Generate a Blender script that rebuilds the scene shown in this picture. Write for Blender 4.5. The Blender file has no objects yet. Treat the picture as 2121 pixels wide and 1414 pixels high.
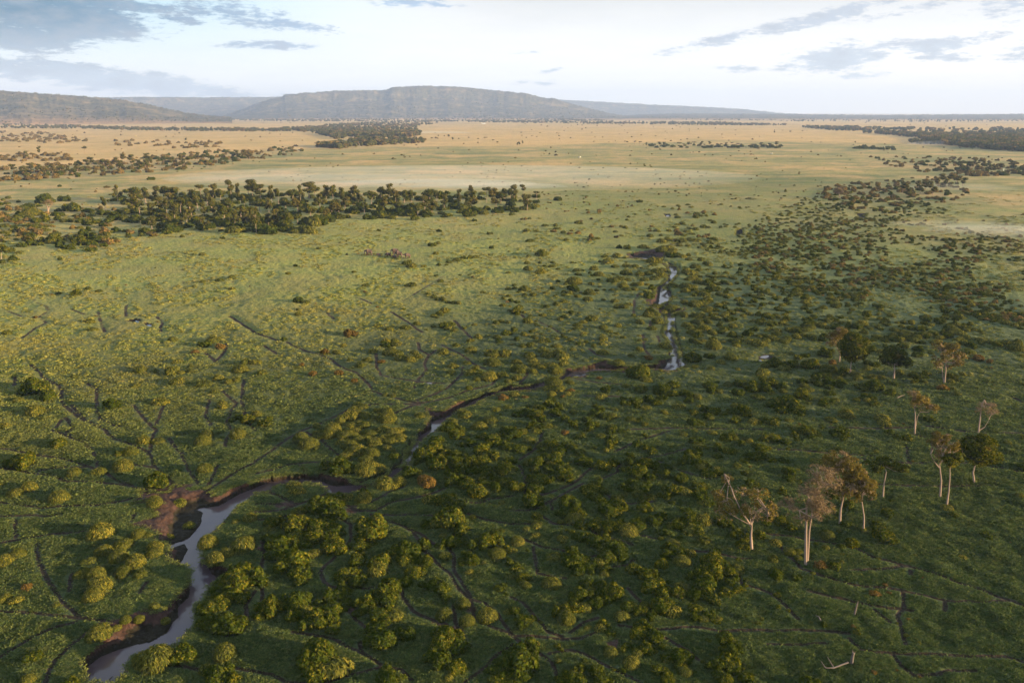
import bpy, math, random
import numpy as np
from math import radians, sin, cos, tan, atan2, pi, sqrt, hypot, atan

# ------------------------------------------------------------------ camera, world, sun
PITCH = radians(16.06); FPX = 1650.0; CH = 80.0
CPX, CPY = 1060.5, 707.0
sc = bpy.context.scene
COL = sc.collection
cam_d = bpy.data.cameras.new('camera'); cam = bpy.data.objects.new('camera', cam_d); COL.objects.link(cam)
cam.location = (0, 0, CH); cam.rotation_euler = (radians(90) - PITCH, 0, 0)
cam_d.sensor_width = 36.0; cam_d.lens = 36.0 * FPX / 2121.0
cam_d.clip_start = 1.0; cam_d.clip_end = 80000.0
sc.camera = cam
sc.view_settings.view_transform = 'Standard'; sc.view_settings.look = 'None'
sc.view_settings.gamma = 1.0; sc.view_settings.exposure = 1.88
sc.cycles.use_denoising = True
sc.cycles.max_bounces = 5; sc.cycles.diffuse_bounces = 2; sc.cycles.transmission_bounces = 2
sc.cycles.glossy_bounces = 2; sc.cycles.volume_bounces = 0; sc.cycles.transparent_max_bounces = 6
sc.cycles.use_adaptive_sampling = True; sc.cycles.adaptive_threshold = 0.02

SUN_EL = radians(9.0)
SUN_ROT = atan2(0.96, -0.28)          # clockwise from the viewing direction (+Y)
sund = (sin(SUN_ROT) * cos(SUN_EL), cos(SUN_ROT) * cos(SUN_EL), sin(SUN_EL))
sl = bpy.data.lights.new('sun', 'SUN'); so = bpy.data.objects.new('sun', sl); COL.objects.link(so)
sl.energy = 5.0; sl.angle = radians(0.6); sl.color = (1.0, 0.74, 0.38)
from mathutils import Vector
so.rotation_euler = Vector(sund).to_track_quat('Z', 'Y').to_euler()
so.location = (300, -60, 300)

# pixel of the photograph -> direction, ground point, point on an upright plane
def ray(x, y):
    cx = (x - CPX) / FPX; cy = (CPY - y) / FPX
    return np.array([cx, cos(PITCH) + cy * sin(PITCH), -sin(PITCH) + cy * cos(PITCH)])
def G(x, y, z=0.0):
    d = ray(x, y); t = (z - CH) / d[2]
    return np.array([d[0] * t, d[1] * t, z])
def Vp(x, y, Y):
    d = ray(x, y); t = Y / d[1]
    return np.array([d[0] * t, Y, CH + d[2] * t])
def depth_at(Y, z=0.0):
    return Y * cos(PITCH) - (z - CH) * sin(PITCH)

# node helpers
class NT:
    def __init__(s, tree): s.t = tree; s.n = tree.nodes; s.l = tree.links
    def node(s, typ, **kw):
        n = s.n.new(typ)
        for k, v in kw.items(): setattr(n, k, v)
        return n
    def val(s, sock, v):
        if isinstance(v, (int, float)): sock.default_value = v
        elif isinstance(v, (tuple, list)):
            sock.default_value = tuple(v) + ((1.0,) if len(v) == 3 and len(sock.default_value) == 4 else ())
        else: s.l.new(v, sock)
    def math(s, op, a, b=None, c=None, clamp=False):
        n = s.n.new('ShaderNodeMath'); n.operation = op; n.use_clamp = clamp
        s.val(n.inputs[0], a)
        if b is not None: s.val(n.inputs[1], b)
        if c is not None: s.val(n.inputs[2], c)
        return n.outputs[0]
    def vmath(s, op, a, b=None):
        n = s.n.new('ShaderNodeVectorMath'); n.operation = op
        s.val(n.inputs[0], a)
        if b is not None: s.val(n.inputs[1], b)
        return n.outputs['Value'] if op in ('LENGTH', 'DOT_PRODUCT') else n.outputs[0]
    def mix(s, f, a, b, blend='MIX'):
        n = s.n.new('ShaderNodeMix'); n.data_type = 'RGBA'; n.blend_type = blend
        s.val(n.inputs[0], f); s.val(n.inputs[6], a); s.val(n.inputs[7], b)
        return n.outputs[2]
    def ramp(s, f, stops, interp='LINEAR'):
        n = s.n.new('ShaderNodeValToRGB'); cr = n.color_ramp; cr.interpolation = interp
        while len(cr.elements) < len(stops): cr.elements.new(0.5)
        for e, (p, c) in zip(cr.elements, stops):
            e.position = p; e.color = tuple(c) + (1.0,) if len(c) == 3 else c
        s.val(n.inputs[0], f); return n.outputs[0]
    def mr(s, v, a, b, c=0.0, d=1.0, smooth=False):
        n = s.n.new('ShaderNodeMapRange')
        if smooth: n.interpolation_type = 'SMOOTHSTEP'
        s.val(n.inputs[0], v); s.val(n.inputs[1], a); s.val(n.inputs[2], b); s.val(n.inputs[3], c); s.val(n.inputs[4], d)
        return n.outputs[0]
    def noise(s, vec, scale, detail=3.0, rough=0.55, dim='3D', out='Fac'):
        n = s.n.new('ShaderNodeTexNoise'); n.noise_dimensions = dim
        if vec is not None: s.l.new(vec, n.inputs['Vector'])
        n.inputs['Scale'].default_value = scale; n.inputs['Detail'].default_value = detail; n.inputs['Roughness'].default_value = rough
        return n.outputs[out]
    def comb(s, x, y, z):
        n = s.n.new('ShaderNodeCombineXYZ'); s.val(n.inputs[0], x); s.val(n.inputs[1], y); s.val(n.inputs[2], z); return n.outputs[0]
    def sep(s, v):
        n = s.n.new('ShaderNodeSeparateXYZ'); s.l.new(v, n.inputs[0]); return n.outputs
    def attr(s, name, typ='GEOMETRY', out='Fac'):
        n = s.n.new('ShaderNodeAttribute'); n.attribute_name = name; n.attribute_type = typ; return n.outputs[out]

# ---- sky: Nishita daylight under a thin bright veil, with drifting grey-blue clouds
world = bpy.data.worlds.new('World'); sc.world = world; world.use_nodes = True
wt = NT(world.node_tree); wt.n.clear()
wout = wt.node('ShaderNodeOutputWorld'); bg = wt.node('ShaderNodeBackground')
wt.l.new(bg.outputs[0], wout.inputs[0])
SKY_S = 0.2
sky = wt.node('ShaderNodeTexSky'); sky.sky_type = 'NISHITA'; sky.sun_disc = False
sky.sun_elevation = SUN_EL; sky.sun_rotation = SUN_ROT; sky.altitude = 1600; sky.air_density = 1.0; sky.dust_density = 1.0
gen = wt.node('ShaderNodeTexCoord').outputs['Generated']
sx, sy, sz = wt.sep(gen)
az = wt.math('ARCTAN2', sx, sy); el = wt.math('ARCSINE', sz)
deg = 180 / pi
azd = wt.math('MULTIPLY', az, deg); eld = wt.math('MULTIPLY', el, deg)
def azel(x, y):
    d = ray(x, y); return atan2(d[0], d[1]) * deg, atan2(d[2], hypot(d[0], d[1])) * deg
# coordinates of the cloud layer: flattened towards the horizon
cvec = wt.comb(azd, wt.math('MULTIPLY', eld, 2.6), 0.0)
n_big = wt.noise(cvec, 0.16, 8.0, 0.62)
n_mid = wt.noise(cvec, 0.55, 6.0, 0.6)
n_fin = wt.noise(wt.comb(azd, wt.math('MULTIPLY', eld, 4.5), 3.7), 1.3, 8.0, 0.72)
# (x, y, half width px, half height px, tilt px per px, weight)
CL = [(90, 30, 180, 38, 0.10, 1.0), (60, 72, 120, 26, 0.05, 1.0), (215, 8, 130, 14, 0.02, .9), (450, 22, 150, 26, 0.08, .62), (560, 46, 150, 12, 0.10, .62),
      (370, 40, 50, 9, 0.05, .7), (540, 94, 95, 8, 0, .6), (230, 165, 330, 22, 0.12, .85), (30, 145, 160, 16, .08, .8), (850, 6, 90, 10, 0.02, .6),
      (1740, 118, 110, 24, -.10, .8), (1800, 104, 70, 14, -.12, .7), (1530, 143, 60, 7, 0, .55), (1785, 157, 45, 7, -.1, .6),
      (1960, 92, 85, 15, -.08, .72), (1960, 118, 70, 9, .05, .62), (2110, 110, 45, 22, 0, .62), (1590, 60, 190, 12, -.20, .62),
      (1700, 38, 160, 14, -.20, .75), (1880, 20, 150, 12, -.10, .6), (2080, 15, 100, 28, 0, .5), (1110, 172, 60, 6, 0, .5), (1135, 148, 25, 5, -.2, .5), (1080, 110, 40, 4, 0, .4)]
tot = None
for (x, y, hw, hh, tl, wgt) in CL:
    a0, e0 = azel(x, y); ra = hw / FPX * deg; re = hh / FPX * deg
    da = wt.math('SUBTRACT', azd, a0); de = wt.math('SUBTRACT', eld, e0)
    de = wt.math('MULTIPLY_ADD', da, tl, de)
    u = wt.math('MULTIPLY', da, 1 / ra); v = wt.math('MULTIPLY', de, 1 / re)
    r2 = wt.math('ADD', wt.math('MULTIPLY', u, u), wt.math('MULTIPLY', v, v))
    m = wt.math('MULTIPLY', wt.math('MULTIPLY_ADD', r2, -0.5, 1.0, clamp=True), wgt)
    tot = m if tot is None else wt.math('MAXIMUM', tot, m)
nn = wt.math('ADD', wt.math('MULTIPLY', n_big, 0.5), wt.math('ADD', wt.math('MULTIPLY', n_mid, 0.5), wt.math('MULTIPLY', n_fin, 0.7)))
# nn around 0.8
cl_raw = wt.math('ADD', tot, wt.math('MULTIPLY_ADD', nn, 2.4, -2.02))
inside = wt.mr(tot, 0.02, 0.25)
cloud = wt.math('MULTIPLY', wt.mr(cl_raw, 0.34, 0.72, smooth=True), inside)
# high cloud beyond the picture, all round the sky
allr = wt.math('MULTIPLY', wt.mr(nn, 0.86, 1.0, smooth=True), wt.mr(eld, 12.0, 26.0))
cloud_all = wt.math('MAXIMUM', cloud, wt.math('MULTIPLY', allr, 0.7))
# veil colour: warm to the right low down, neutral in the middle, blue at upper left
warm = wt.math('MULTIPLY', wt.mr(azd, 5, 38, smooth=True), wt.mr(eld, 5.0, 0.0))
veil = wt.mix(warm, (0.96, 0.95, 0.94), (1.0, 0.90, 0.80))
grey = wt.math('MULTIPLY', wt.mr(eld, 3.0, 10.0, smooth=True), wt.mr(azd, -14, 2, smooth=True))
streak = wt.math('MULTIPLY', wt.mr(wt.noise(wt.comb(wt.math('MULTIPLY', azd, 0.4), wt.math('MULTIPLY', eld, 3.0), 9.0), 0.5, 5.0, 0.6), 0.35, 0.65), 0.16)
veil = wt.mix(wt.math('MULTIPLY_ADD', grey, 1.0, wt.math('MULTIPLY', wt.math('MULTIPLY', streak, grey), 1.0), clamp=True), veil, (0.58, 0.60, 0.61))
veil = wt.mix(streak, veil, (0.72, 0.76, 0.80))
bluem = wt.math('MULTIPLY', wt.mr(eld, 0.5, 9.0, smooth=True), wt.mr(azd, 0, -28, smooth=True))
veil = wt.mix(wt.math('MULTIPLY', bluem, 0.95), veil, (0.40, 0.70, 0.84))
nish = wt.mix(1.0, sky.outputs[0], (SKY_S, SKY_S, SKY_S), 'MULTIPLY')
veilf = wt.mr(eld, 9.0, 30.0, 0.97, 0.62)
veil = wt.mix(wt.mr(eld, 8.0, 22.0), veil, (0.82, 0.96, 1.10))  # sky above the frame brightened to lift the ambient light
skyc = wt.mix(veilf, nish, veil)
# clouds: darker, bluer at left; thin grey-blue at right
ccol = wt.mix(wt.mr(azd, -32, -8, smooth=True), (0.09, 0.20, 0.30), (0.34, 0.50, 0.70))
ccol = wt.mix(wt.mr(azd, 2, 18, smooth=True), ccol, (0.50, 0.57, 0.66))
ccol = wt.mix(wt.mr(eld, 5.5, 2.0), ccol, (0.56, 0.64, 0.72))
ccol = wt.mix(wt.mr(n_mid, 0.42, 0.66), ccol, wt.mix(0.5, ccol, (0.42, 0.45, 0.50)))
skyc = wt.mix(wt.math('MULTIPLY', cloud_all, 0.92), skyc, ccol)
# below the horizon: dull ground tone
skyc = wt.mix(wt.mr(eld, -0.4, -1.5), skyc, (0.25, 0.2, 0.15))
wt.l.new(skyc, bg.inputs[0]); bg.inputs[1].default_value = 0.335

# ------------------------------------------------------------------ small tools
def new_mesh(name, V, F, mat=None, smooth=False, attrs=None, mats=None, midx=None):
    """V (n,3) array; F list of equal-length faces array (m,k) or list of arrays"""
    me = bpy.data.meshes.new(name)
    Fs = F if isinstance(F, list) else [F]
    Fs = [np.asarray(f, dtype=np.int32) for f in Fs if len(f)]
    V = np.asarray(V, dtype=np.float32)
    me.vertices.add(len(V)); me.vertices.foreach_set('co', V.ravel())
    nl = sum(f.size for f in Fs); npoly = sum(len(f) for f in Fs)
    me.loops.add(nl); me.polygons.add(npoly)
    me.loops.foreach_set('vertex_index', np.concatenate([f.ravel() for f in Fs]))
    sizes = np.concatenate([np.full(len(f), f.shape[1], dtype=np.int32) for f in Fs])
    starts = np.concatenate([[0], np.cumsum(sizes)[:-1]]).astype(np.int32)
    me.polygons.foreach_set('loop_start', starts)
    if smooth: me.polygons.foreach_set('use_smooth', np.ones(npoly, dtype=bool))
    for m in (mats or ([mat] if mat else [])): me.materials.append(m)
    if midx is not None: me.polygons.foreach_set('material_index', np.asarray(midx, dtype=np.int32))
    if attrs:
        for k, a in attrs.items():
            at = me.attributes.new(k, 'FLOAT', 'POINT'); at.data.foreach_set('value', np.asarray(a, dtype=np.float32))
    me.update(calc_edges=True)
    return me
def obj(name, me, parent=None, loc=None):
    o = bpy.data.objects.new(name, me); COL.objects.link(o)
    if parent: o.parent = parent
    if loc is not None: o.location = loc
    return o
def tag(o, label=None, cat=None, group=None, kind=None):
    if label: o['label'] = label
    if cat: o['category'] = cat
    if group: o['group'] = group
    if kind: o['kind'] = kind
    return o
def unit(v): return v / (np.linalg.norm(v, axis=-1, keepdims=True) + 1e-9)
def quads(P, N, L, W, rs, up=None):
    """one leaf quad per row of P, facing N, long axis random (or near 'up'), length L, width W"""
    n = len(P); R = rs.normal(size=(n, 3)) if up is None else up + rs.normal(size=(n, 3)) * 0.35
    T = unit(R - (R * N).sum(1, keepdims=True) * N); B = np.cross(N, T)
    L = np.broadcast_to(L, (n,))[:, None]; W = np.broadcast_to(W, (n,))[:, None]
    c = np.stack([P - T * L - B * W * .45, P - T * L * .3 + B * W, P + T * L + B * W * .25, P + T * L * .3 - B * W], 1)
    return c.reshape(-1, 3), np.arange(4 * n).reshape(n, 4)
class MB:
    """collects geometry"""
    def __init__(s): s.V = []; s.F = {}; s.n = 0; s.M = {}
    def add(s, V, F, m=0):
        F = np.asarray(F); V = np.asarray(V, float)
        if not len(F): return
        s.F.setdefault(F.shape[1], []).append(F + s.n); s.M.setdefault(F.shape[1], []).append(np.full(len(F), m)); s.V.append(V); s.n += len(V)
    def tube(s, pts, rad, seg=6, m=0, cap=True):
        pts = np.asarray(pts, float); n = len(pts); rad = np.broadcast_to(rad, (n,))
        d = unit(np.gradient(pts, axis=0)); ref = np.array([1.0, 0.1, 0.05]) if abs(d[0][0]) < .8 else np.array([0, 1.0, 0])
        A = unit(np.cross(d, ref)); B = np.cross(d, A)
        th = np.linspace(0, 2 * pi, seg, endpoint=False)
        ring = A[:, None] * np.cos(th)[None, :, None] + B[:, None] * np.sin(th)[None, :, None]
        V = (pts[:, None] + ring * rad[:, None, None]).reshape(-1, 3)
        i = np.arange(n - 1)[:, None] * seg; j = np.arange(seg)[None]; k = (j + 1) % seg
        F = np.stack([i + j, i + k, i + seg + k, i + seg + j], -1).reshape(-1, 4)
        s.add(V, F, m)
        if cap:
            e = np.concatenate([V[-seg:], pts[-1:] + d[-1:] * rad[-1] * .5])
            s.add(e, np.stack([np.arange(seg), (np.arange(seg) + 1) % seg, np.full(seg, seg)], 1), m)
    def ball(s, c, r, m=0, nu=8, nv=6, noise=0.0, rs=None, zmin=None):
        u = np.linspace(0, 2 * pi, nu, endpoint=False); v = np.linspace(0, pi, nv + 1)
        P = np.array([[sin(b) * cos(a), sin(b) * sin(a), cos(b)] for b in v for a in u])
        if noise: P = P * (1 + rs.uniform(-noise, noise, (len(P), 1)))
        P = P * np.asarray(r) + np.asarray(c)
        if zmin is not None: P[:, 2] = np.maximum(P[:, 2], zmin)
        F = [[i * nu + j, (i + 1) * nu + j, (i + 1) * nu + (j + 1) % nu, i * nu + (j + 1) % nu] for i in range(nv) for j in range(nu)]
        s.add(P, F, m)
    def box(s, c, h, m=0, rz=0.0):
        c = np.asarray(c, float); h = np.asarray(h, float)
        P = np.array([[x, y, z] for x in (-1, 1) for y in (-1, 1) for z in (-1, 1)], float) * h
        if rz: P = P @ np.array([[cos(rz), sin(rz), 0], [-sin(rz), cos(rz), 0], [0, 0, 1]])
        s.add(P + c, [[0, 1, 3, 2], [4, 6, 7, 5], [0, 4, 5, 1], [2, 3, 7, 6], [0, 2, 6, 4], [1, 5, 7, 3]], m)
    def mesh(s, name, mats, smooth=False):
        ks = sorted(s.F)
        return new_mesh(name, np.concatenate(s.V), [np.concatenate(s.F[k]) for k in ks], smooth=smooth,
                        mats=mats if isinstance(mats, list) else [mats], midx=np.concatenate([np.concatenate(s.M[k]) for k in ks]))
# cheap 2-D value noise for building the land
class VN:
    def __init__(s, seed):
        s.g = np.random.RandomState(seed).rand(256, 256)
    def __call__(s, x, y):
        x = np.asarray(x); y = np.asarray(y)
        xi = np.floor(x).astype(int); yi = np.floor(y).astype(int); fx = x - xi; fy = y - yi
        fx = fx * fx * (3 - 2 * fx); fy = fy * fy * (3 - 2 * fy); g = s.g
        a = g[xi % 256, yi % 256]; b = g[(xi + 1) % 256, yi % 256]; c = g[xi % 256, (yi + 1) % 256]; d = g[(xi + 1) % 256, (yi + 1) % 256]
        return (a * (1 - fx) + b * fx) * (1 - fy) + (c * (1 - fx) + d * fx) * fy
vn = [VN(i) for i in range(8)]
def fbm(x, y, s, o=3, k=0):
    t = 0; a = .5; n = 0
    for i in range(o):
        t = t + a * vn[(k + i) % 8](x / s + 17.3 * i, y / s - 9.1 * i); n += a; a *= .5; s *= .47
    return t / n
# ------------------------------------------------------------------ positions read off the photograph (4x enlarged tiles: origin, then x,y[,width,kind])
TO = dict(A=(0, 1061), B=(530, 1061), C=(1060, 1061), D=(1591, 1061), E=(0, 708), F=(530, 708), G=(1060, 708), H=(1591, 708),
          L=(0, 355), M=(530, 355), N=(1060, 355), P=(1591, 355), Q=(0, 170), R=(530, 170), S=(1060, 170), T=(1591, 170))
def px(t, x, y): o = TO[t]; return (o[0] + x / 4.0, o[1] + y / 4.0)
def parse(t, s, w=False):
    r = []
    for it in s.split():
        p = it.split(','); x, y = px(t, float(p[0]), float(p[1]))
        r.append((x, y) + ((float(p[2]) / 4, p[3] if len(p) > 3 else 'L') if w else ()))
    return r
BUSH = {
'A': "835,165,200,D 150,345,130,D 40,405,150,D 865,320,130,D 1020,260,150,D 980,365,160,D 740,395,100,D 1125,405,160,D 1300,325,120,D 1345,250,130,D 680,500,130,D 800,500,140,D 1020,475,140,D 1160,500,100,D 830,600,180,D 770,680,160,D 230,600,90,R 40,700,110,D 130,720,90,D 280,1190,140,L 460,760,70,D 1560,45,90,D 1955,70,70,D 2070,40,120,D 1400,140,70,D 1320,170,80,D 1150,180,110,D 1530,285,70,D 1720,250,150,D 2010,270,190,D 1880,330,120,D 1760,390,140,D 1980,550,240 1820,600,160 1930,670,150 1830,750,180 1690,790,130 1900,920,240 1720,900,160 2100,860,90 1520,1150,200 1860,1160,180,D 1300,1190,260,D 1150,1210,180,D 1820,1320,220 1460,830,80,D 1040,880,140,D 1150,860,120,D 960,930,110,D 1240,800,80,D 1360,830,110,D 230,1390,110,D 600,1390,140 840,1000,190,D",
'B': "130,70,130 180,240,180 350,80,220 330,190,190 540,90,230 480,190,180 650,150,170 630,270,190 480,340,100,D 300,390,260 340,500,160 960,120,260 960,210,100 870,260,130 840,390,170 1030,395,180 740,510,180 840,550,160 1280,290,210 1240,390,140 1410,400,130 1310,500,130 1240,570,120 1480,600,160 1600,50,270 1410,90,110 1640,230,150 1520,275,80 1570,360,100,D 1900,240,170 1980,180,110 1800,390,140 2000,350,130,D 2080,310,90 1770,500,60,D 2040,600,90 2100,400,90 2100,520,80,D 350,720,250 340,830,180 120,770,200 30,850,110 490,870,220 620,790,190 650,680,190 700,640,130 640,960,110 1040,680,230 900,790,130 1040,840,200 1570,710,90 1710,750,130,D 1560,840,140,D 1750,890,130,D 1920,840,180,D 2090,810,80,D 1040,1040,230 1260,1000,160 1560,990,180 1550,1080,220 1480,1180,170 1690,1130,120 1540,1230,180 1660,1270,170 520,1170,330 490,1270,170 1090,1370,170 1600,1370,80,D 2070,1320,140 2100,1170,80 2040,1400,130",
'C': "215,30,90 205,110,90,D 200,190,70,D 120,150,60,D 520,50,140,D 560,110,110 560,210,120 420,230,80,D 50,240,120,D 700,100,140 830,120,140 960,150,160,D 840,20,100 1040,90,150 1180,60,140 1390,90,130 1480,60,180 1500,120,130 1250,150,90 780,200,100 690,240,160 860,290,170 790,360,150 900,350,130 500,400,200 350,370,100,D 630,440,160 780,460,110 560,470,130 1390,190,70 1340,240,110,D 1360,310,150 1470,330,90,D 1590,230,90,D 1410,410,140,D 1250,430,120 1290,380,70 1010,460,120 1130,500,140 1170,590,200 1260,640,110 330,590,150,D 40,440,110 100,530,120 110,600,90,D 640,590,150 550,670,160 640,680,90 840,650,180 750,690,90 710,750,120 600,780,110,D 1660,390,170 1800,480,130 1650,490,180 1560,500,140 1600,580,200 1810,560,100 1880,620,100 1780,640,110 1380,660,130 1510,680,120 1610,680,120 1680,720,90 1240,750,200 970,770,150 1050,800,120 1150,860,90 910,860,110,D 440,790,140 450,870,150,D 20,800,110 90,870,130 750,900,110 830,980,110 1520,790,100 1510,860,90 1640,840,110 1690,890,70 1050,980,160 1180,1010,160 960,1100,90 1100,1120,130 1250,1110,80 820,1150,130,D 990,1230,140,D 1400,1160,200 1370,1230,100 1270,1190,90 60,1200,300 100,1300,180 700,1300,130 540,1370,200 730,1390,120 1210,1290,110 1300,1370,120 1430,1310,120,D 1770,1040,130 1830,1140,130 1780,1210,180 1850,1240,90 1700,1330,120 1780,1370,120 1940,1340,120 1990,1400,90 1880,170,120 2040,180,110 1900,260,120 210,1075,60,D 1760,80,130 2100,80,80",
'D': "20,50,80 190,120,110 100,60,120 650,85,90 900,100,110 940,190,180 1030,220,110 700,240,130 490,190,120,D 600,280,70 180,320,90,D 250,370,60,D 60,240,100,D 40,380,80,D 440,430,110,R 550,440,110 60,500,130 240,520,90 180,630,40 885,650,90,R 460,920,60 740,990,60 1810,200,90 330,1380,150 985,20,90 1540,20,80 1610,360,70,D",
'E': "290,380,180 200,410,110 330,360,140 400,445,130 150,480,80,D 290,570,130,D 345,630,50,D 40,680,90,D 930,520,140 1330,490,100,D 1160,230,100,D 610,285,60,D 1465,325,110,D 1690,345,100,D 1620,75,70,R 1465,160,70,D 1430,240,110,D 1500,250,60,D 1580,240,60,D 1830,30,100,R 1700,10,100 1810,300,80,D 1890,325,70,D 1960,310,70,D 1780,405,70,D 1990,225,130,D 2030,170,70,D 2100,170,70,D 1840,515,110,D 1930,640,70 2060,635,130 1710,760,120,D 1680,820,130,D 1970,770,130,D 1190,810,110,D 1310,810,90,D 1080,910,120,D 990,920,90 490,835,150 1020,1030,150,D 180,980,200 110,1000,120 615,1085,120,D 820,1075,100,D 1280,1145,190 1700,1050,130,D 490,1285,150,D 240,1200,130,D 130,1250,120,D 10,1180,60,D 1480,1290,100,D 1290,1330,130,D 1580,200,50,D 1290,240,60 1130,355,60,D",
'F': "570,75,80,R 670,80,60,D 725,25,50,D 380,185,45,R 465,265,75,R 685,255,90,R 815,315,60,R 780,155,50,D 865,190,80,D 920,150,70,D 1040,160,55,R 970,70,70,D 1120,80,120,D 1180,95,80,D 1200,130,90,D 1280,140,80,D 1345,115,70,D 1310,85,60,D 1080,10,100 1160,10,80,D 1550,75,90,D 1660,20,60,D 1780,60,110,D 1750,165,60,D 1535,260,80,D 1615,250,70,D 1630,195,80,D 1960,160,130,D 1960,90,110,D 2060,90,100,D 1820,220,70,D 1780,260,90,D 1850,260,80,D 1930,290,120,D 1835,305,70,D 2040,270,100,D 2090,320,60,D 1765,375,65,D 1070,435,50,D 1130,440,50,D 90,670,110 50,260,80,D 20,165,60,D 370,785,120,D 440,840,160,D 500,880,50,D 505,690,70,D 1400,600,90,D 1710,595,110,D 1580,700,130 1660,770,140 1850,690,120,D 1940,640,110,D 1990,570,60,D 2050,450,80,R 2090,540,60,D 885,540,95,D 805,560,80,D 790,620,110,D 700,650,90,D 900,610,110,D 1010,575,60,D 1090,640,150,D 1000,640,70,D 790,690,110,D 890,690,110,D 640,720,120,D 620,760,140,D 740,780,130,D 830,740,90,D 940,760,90,D 850,810,100,D 1050,730,100,D 1140,750,120,D 1190,730,90,D 1110,820,110,D 1200,800,90,D 980,840,110,D 700,830,80,D 760,855,120,D 840,900,150,D 960,930,130,D 1140,930,105 1050,800,60,D 910,1050,190,D 1010,1040,115,D 680,1040,180 1270,860,80,D 1090,880,80,D 1450,700,70 1450,870,180 1380,930,140 1770,840,100 1660,930,130 1560,920,110 1860,910,130 1500,1020,180 1660,1020,140 1780,1000,140 1890,990,130 1970,960,110 2040,1050,160 1910,1080,130 1790,1080,120 1640,1140,140 1740,1170,150 1830,1230,180 1990,1190,140 1900,1180,120 2100,990,100 1420,1150,190,R 1260,1080,130 1180,1150,120,D 1440,1300,110,D 1590,1310,180 560,1330,230 680,1330,120 480,1360,130 600,1300,120 890,1300,130,D 890,1250,110 750,1285,90,D 340,1230,110,D 300,1170,110,D 2010,860,60,D 2080,730,110 1960,800,140 1890,780,100 2090,800,90 2040,1320,70,D 350,1390,80,D",
'G': "90,25,70,D 150,20,70,D 260,70,90,D 370,30,80,D 300,100,110,D 380,90,90,D 420,120,110,D 150,110,90,D 170,140,90,D 190,180,90,D 240,200,80,D 320,185,110,D 40,150,80,D 70,220,130,D 40,300,80,D 170,240,70,D 280,290,130,D 360,230,120,D 430,170,90,D 470,270,90,D 680,30,40,D 755,75,90,D 860,180,90,D 1000,200,170 900,200,90,D 850,220,90,D 990,105,60,D 1060,55,60,D 1130,120,80,R 1270,30,110,D 1490,120,160 1810,130,100,D 1640,110,90 1670,30,120,D 1860,20,60,D 2050,10,110,D 1650,220,60,D 1730,170,70,D 1520,205,50,D 1870,230,40,D 2040,150,90,D 2100,200,80,D 2080,260,110,D 2110,330,90 270,370,90,D 330,435,80,D 110,450,45,R 20,430,80,D 390,390,110,D 490,400,60,R 460,430,60,D 480,330,60,D 420,450,40,R 720,295,50,R 780,390,100 740,450,90,D 940,370,60,D 1110,310,90,D 1070,390,110,D 1240,400,140 1330,360,90 1330,430,90 1200,400,70 1250,460,80 1450,430,120 1540,460,80,D 1640,360,110 1790,355,60,D 1900,340,110 2000,360,170 1880,410,100 2040,460,100,D 930,510,90 1030,490,120 1140,480,110 1110,550,70,D 730,550,90 700,590,100 760,610,80 830,610,80,D 850,560,50,D 210,540,70,D 310,510,100 250,540,90 60,590,110 130,570,90 210,600,130 350,580,110 250,640,80 430,620,80 510,575,60,D 510,670,90 180,680,110 290,690,80,D 1380,540,100,D 1260,590,60,D 1500,580,80 1550,530,50,D 1670,560,120 1620,600,90 1750,580,80 1850,570,100 1930,590,110 1850,650,80 1500,660,110 1060,640,60 1100,680,60,D 990,640,80,D 660,670,110 640,710,90 820,700,90 810,740,80 740,770,70,D 820,810,110 810,860,90 780,895,60,D 920,730,70 1040,840,100 1160,895,100 970,930,70 30,760,120 100,740,70,D 140,820,100,D 50,880,140 200,730,90,D 440,740,70,R 570,760,90 330,860,130 480,860,130 270,890,90 400,900,120 360,970,140 580,980,140 210,1010,130 440,1100,150 310,1050,100 240,1130,160 190,1210,140 170,1310,170 40,1190,150 20,1050,90 480,1330,200 640,1220,160 700,1270,130 1490,910,110 1480,970,140 1540,1000,110 1600,1000,70 1530,820,110 1590,870,80 1420,760,70,D 1660,750,90,D 1690,880,80 1700,950,70 1810,780,120 1810,900,120 1900,830,80 1970,820,60,D 2070,870,120 2100,800,100 2020,950,130 1930,980,100 2090,960,90 1640,1080,110 1710,1085,70 1600,1070,60 750,1030,130 850,1000,90 990,1000,130 1110,1020,120 1050,1080,160 950,1070,90 1150,1120,110 1250,1100,120 1300,1040,70 1410,1130,120 1360,1220,130 1280,1270,100 920,1200,100 1070,1190,160 980,1160,90 1160,1270,80,D 930,1260,70,D 1100,1350,130 1080,1300,80 890,1350,140 780,1380,150 1530,1240,90 1560,1290,110 1630,1340,90 1560,1190,120 1930,1100,60 1980,1180,110 1860,1040,80,D 2080,640,90 2000,660,90,D 265,1370,70,D 710,1170,90 1440,1390,110",
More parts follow.
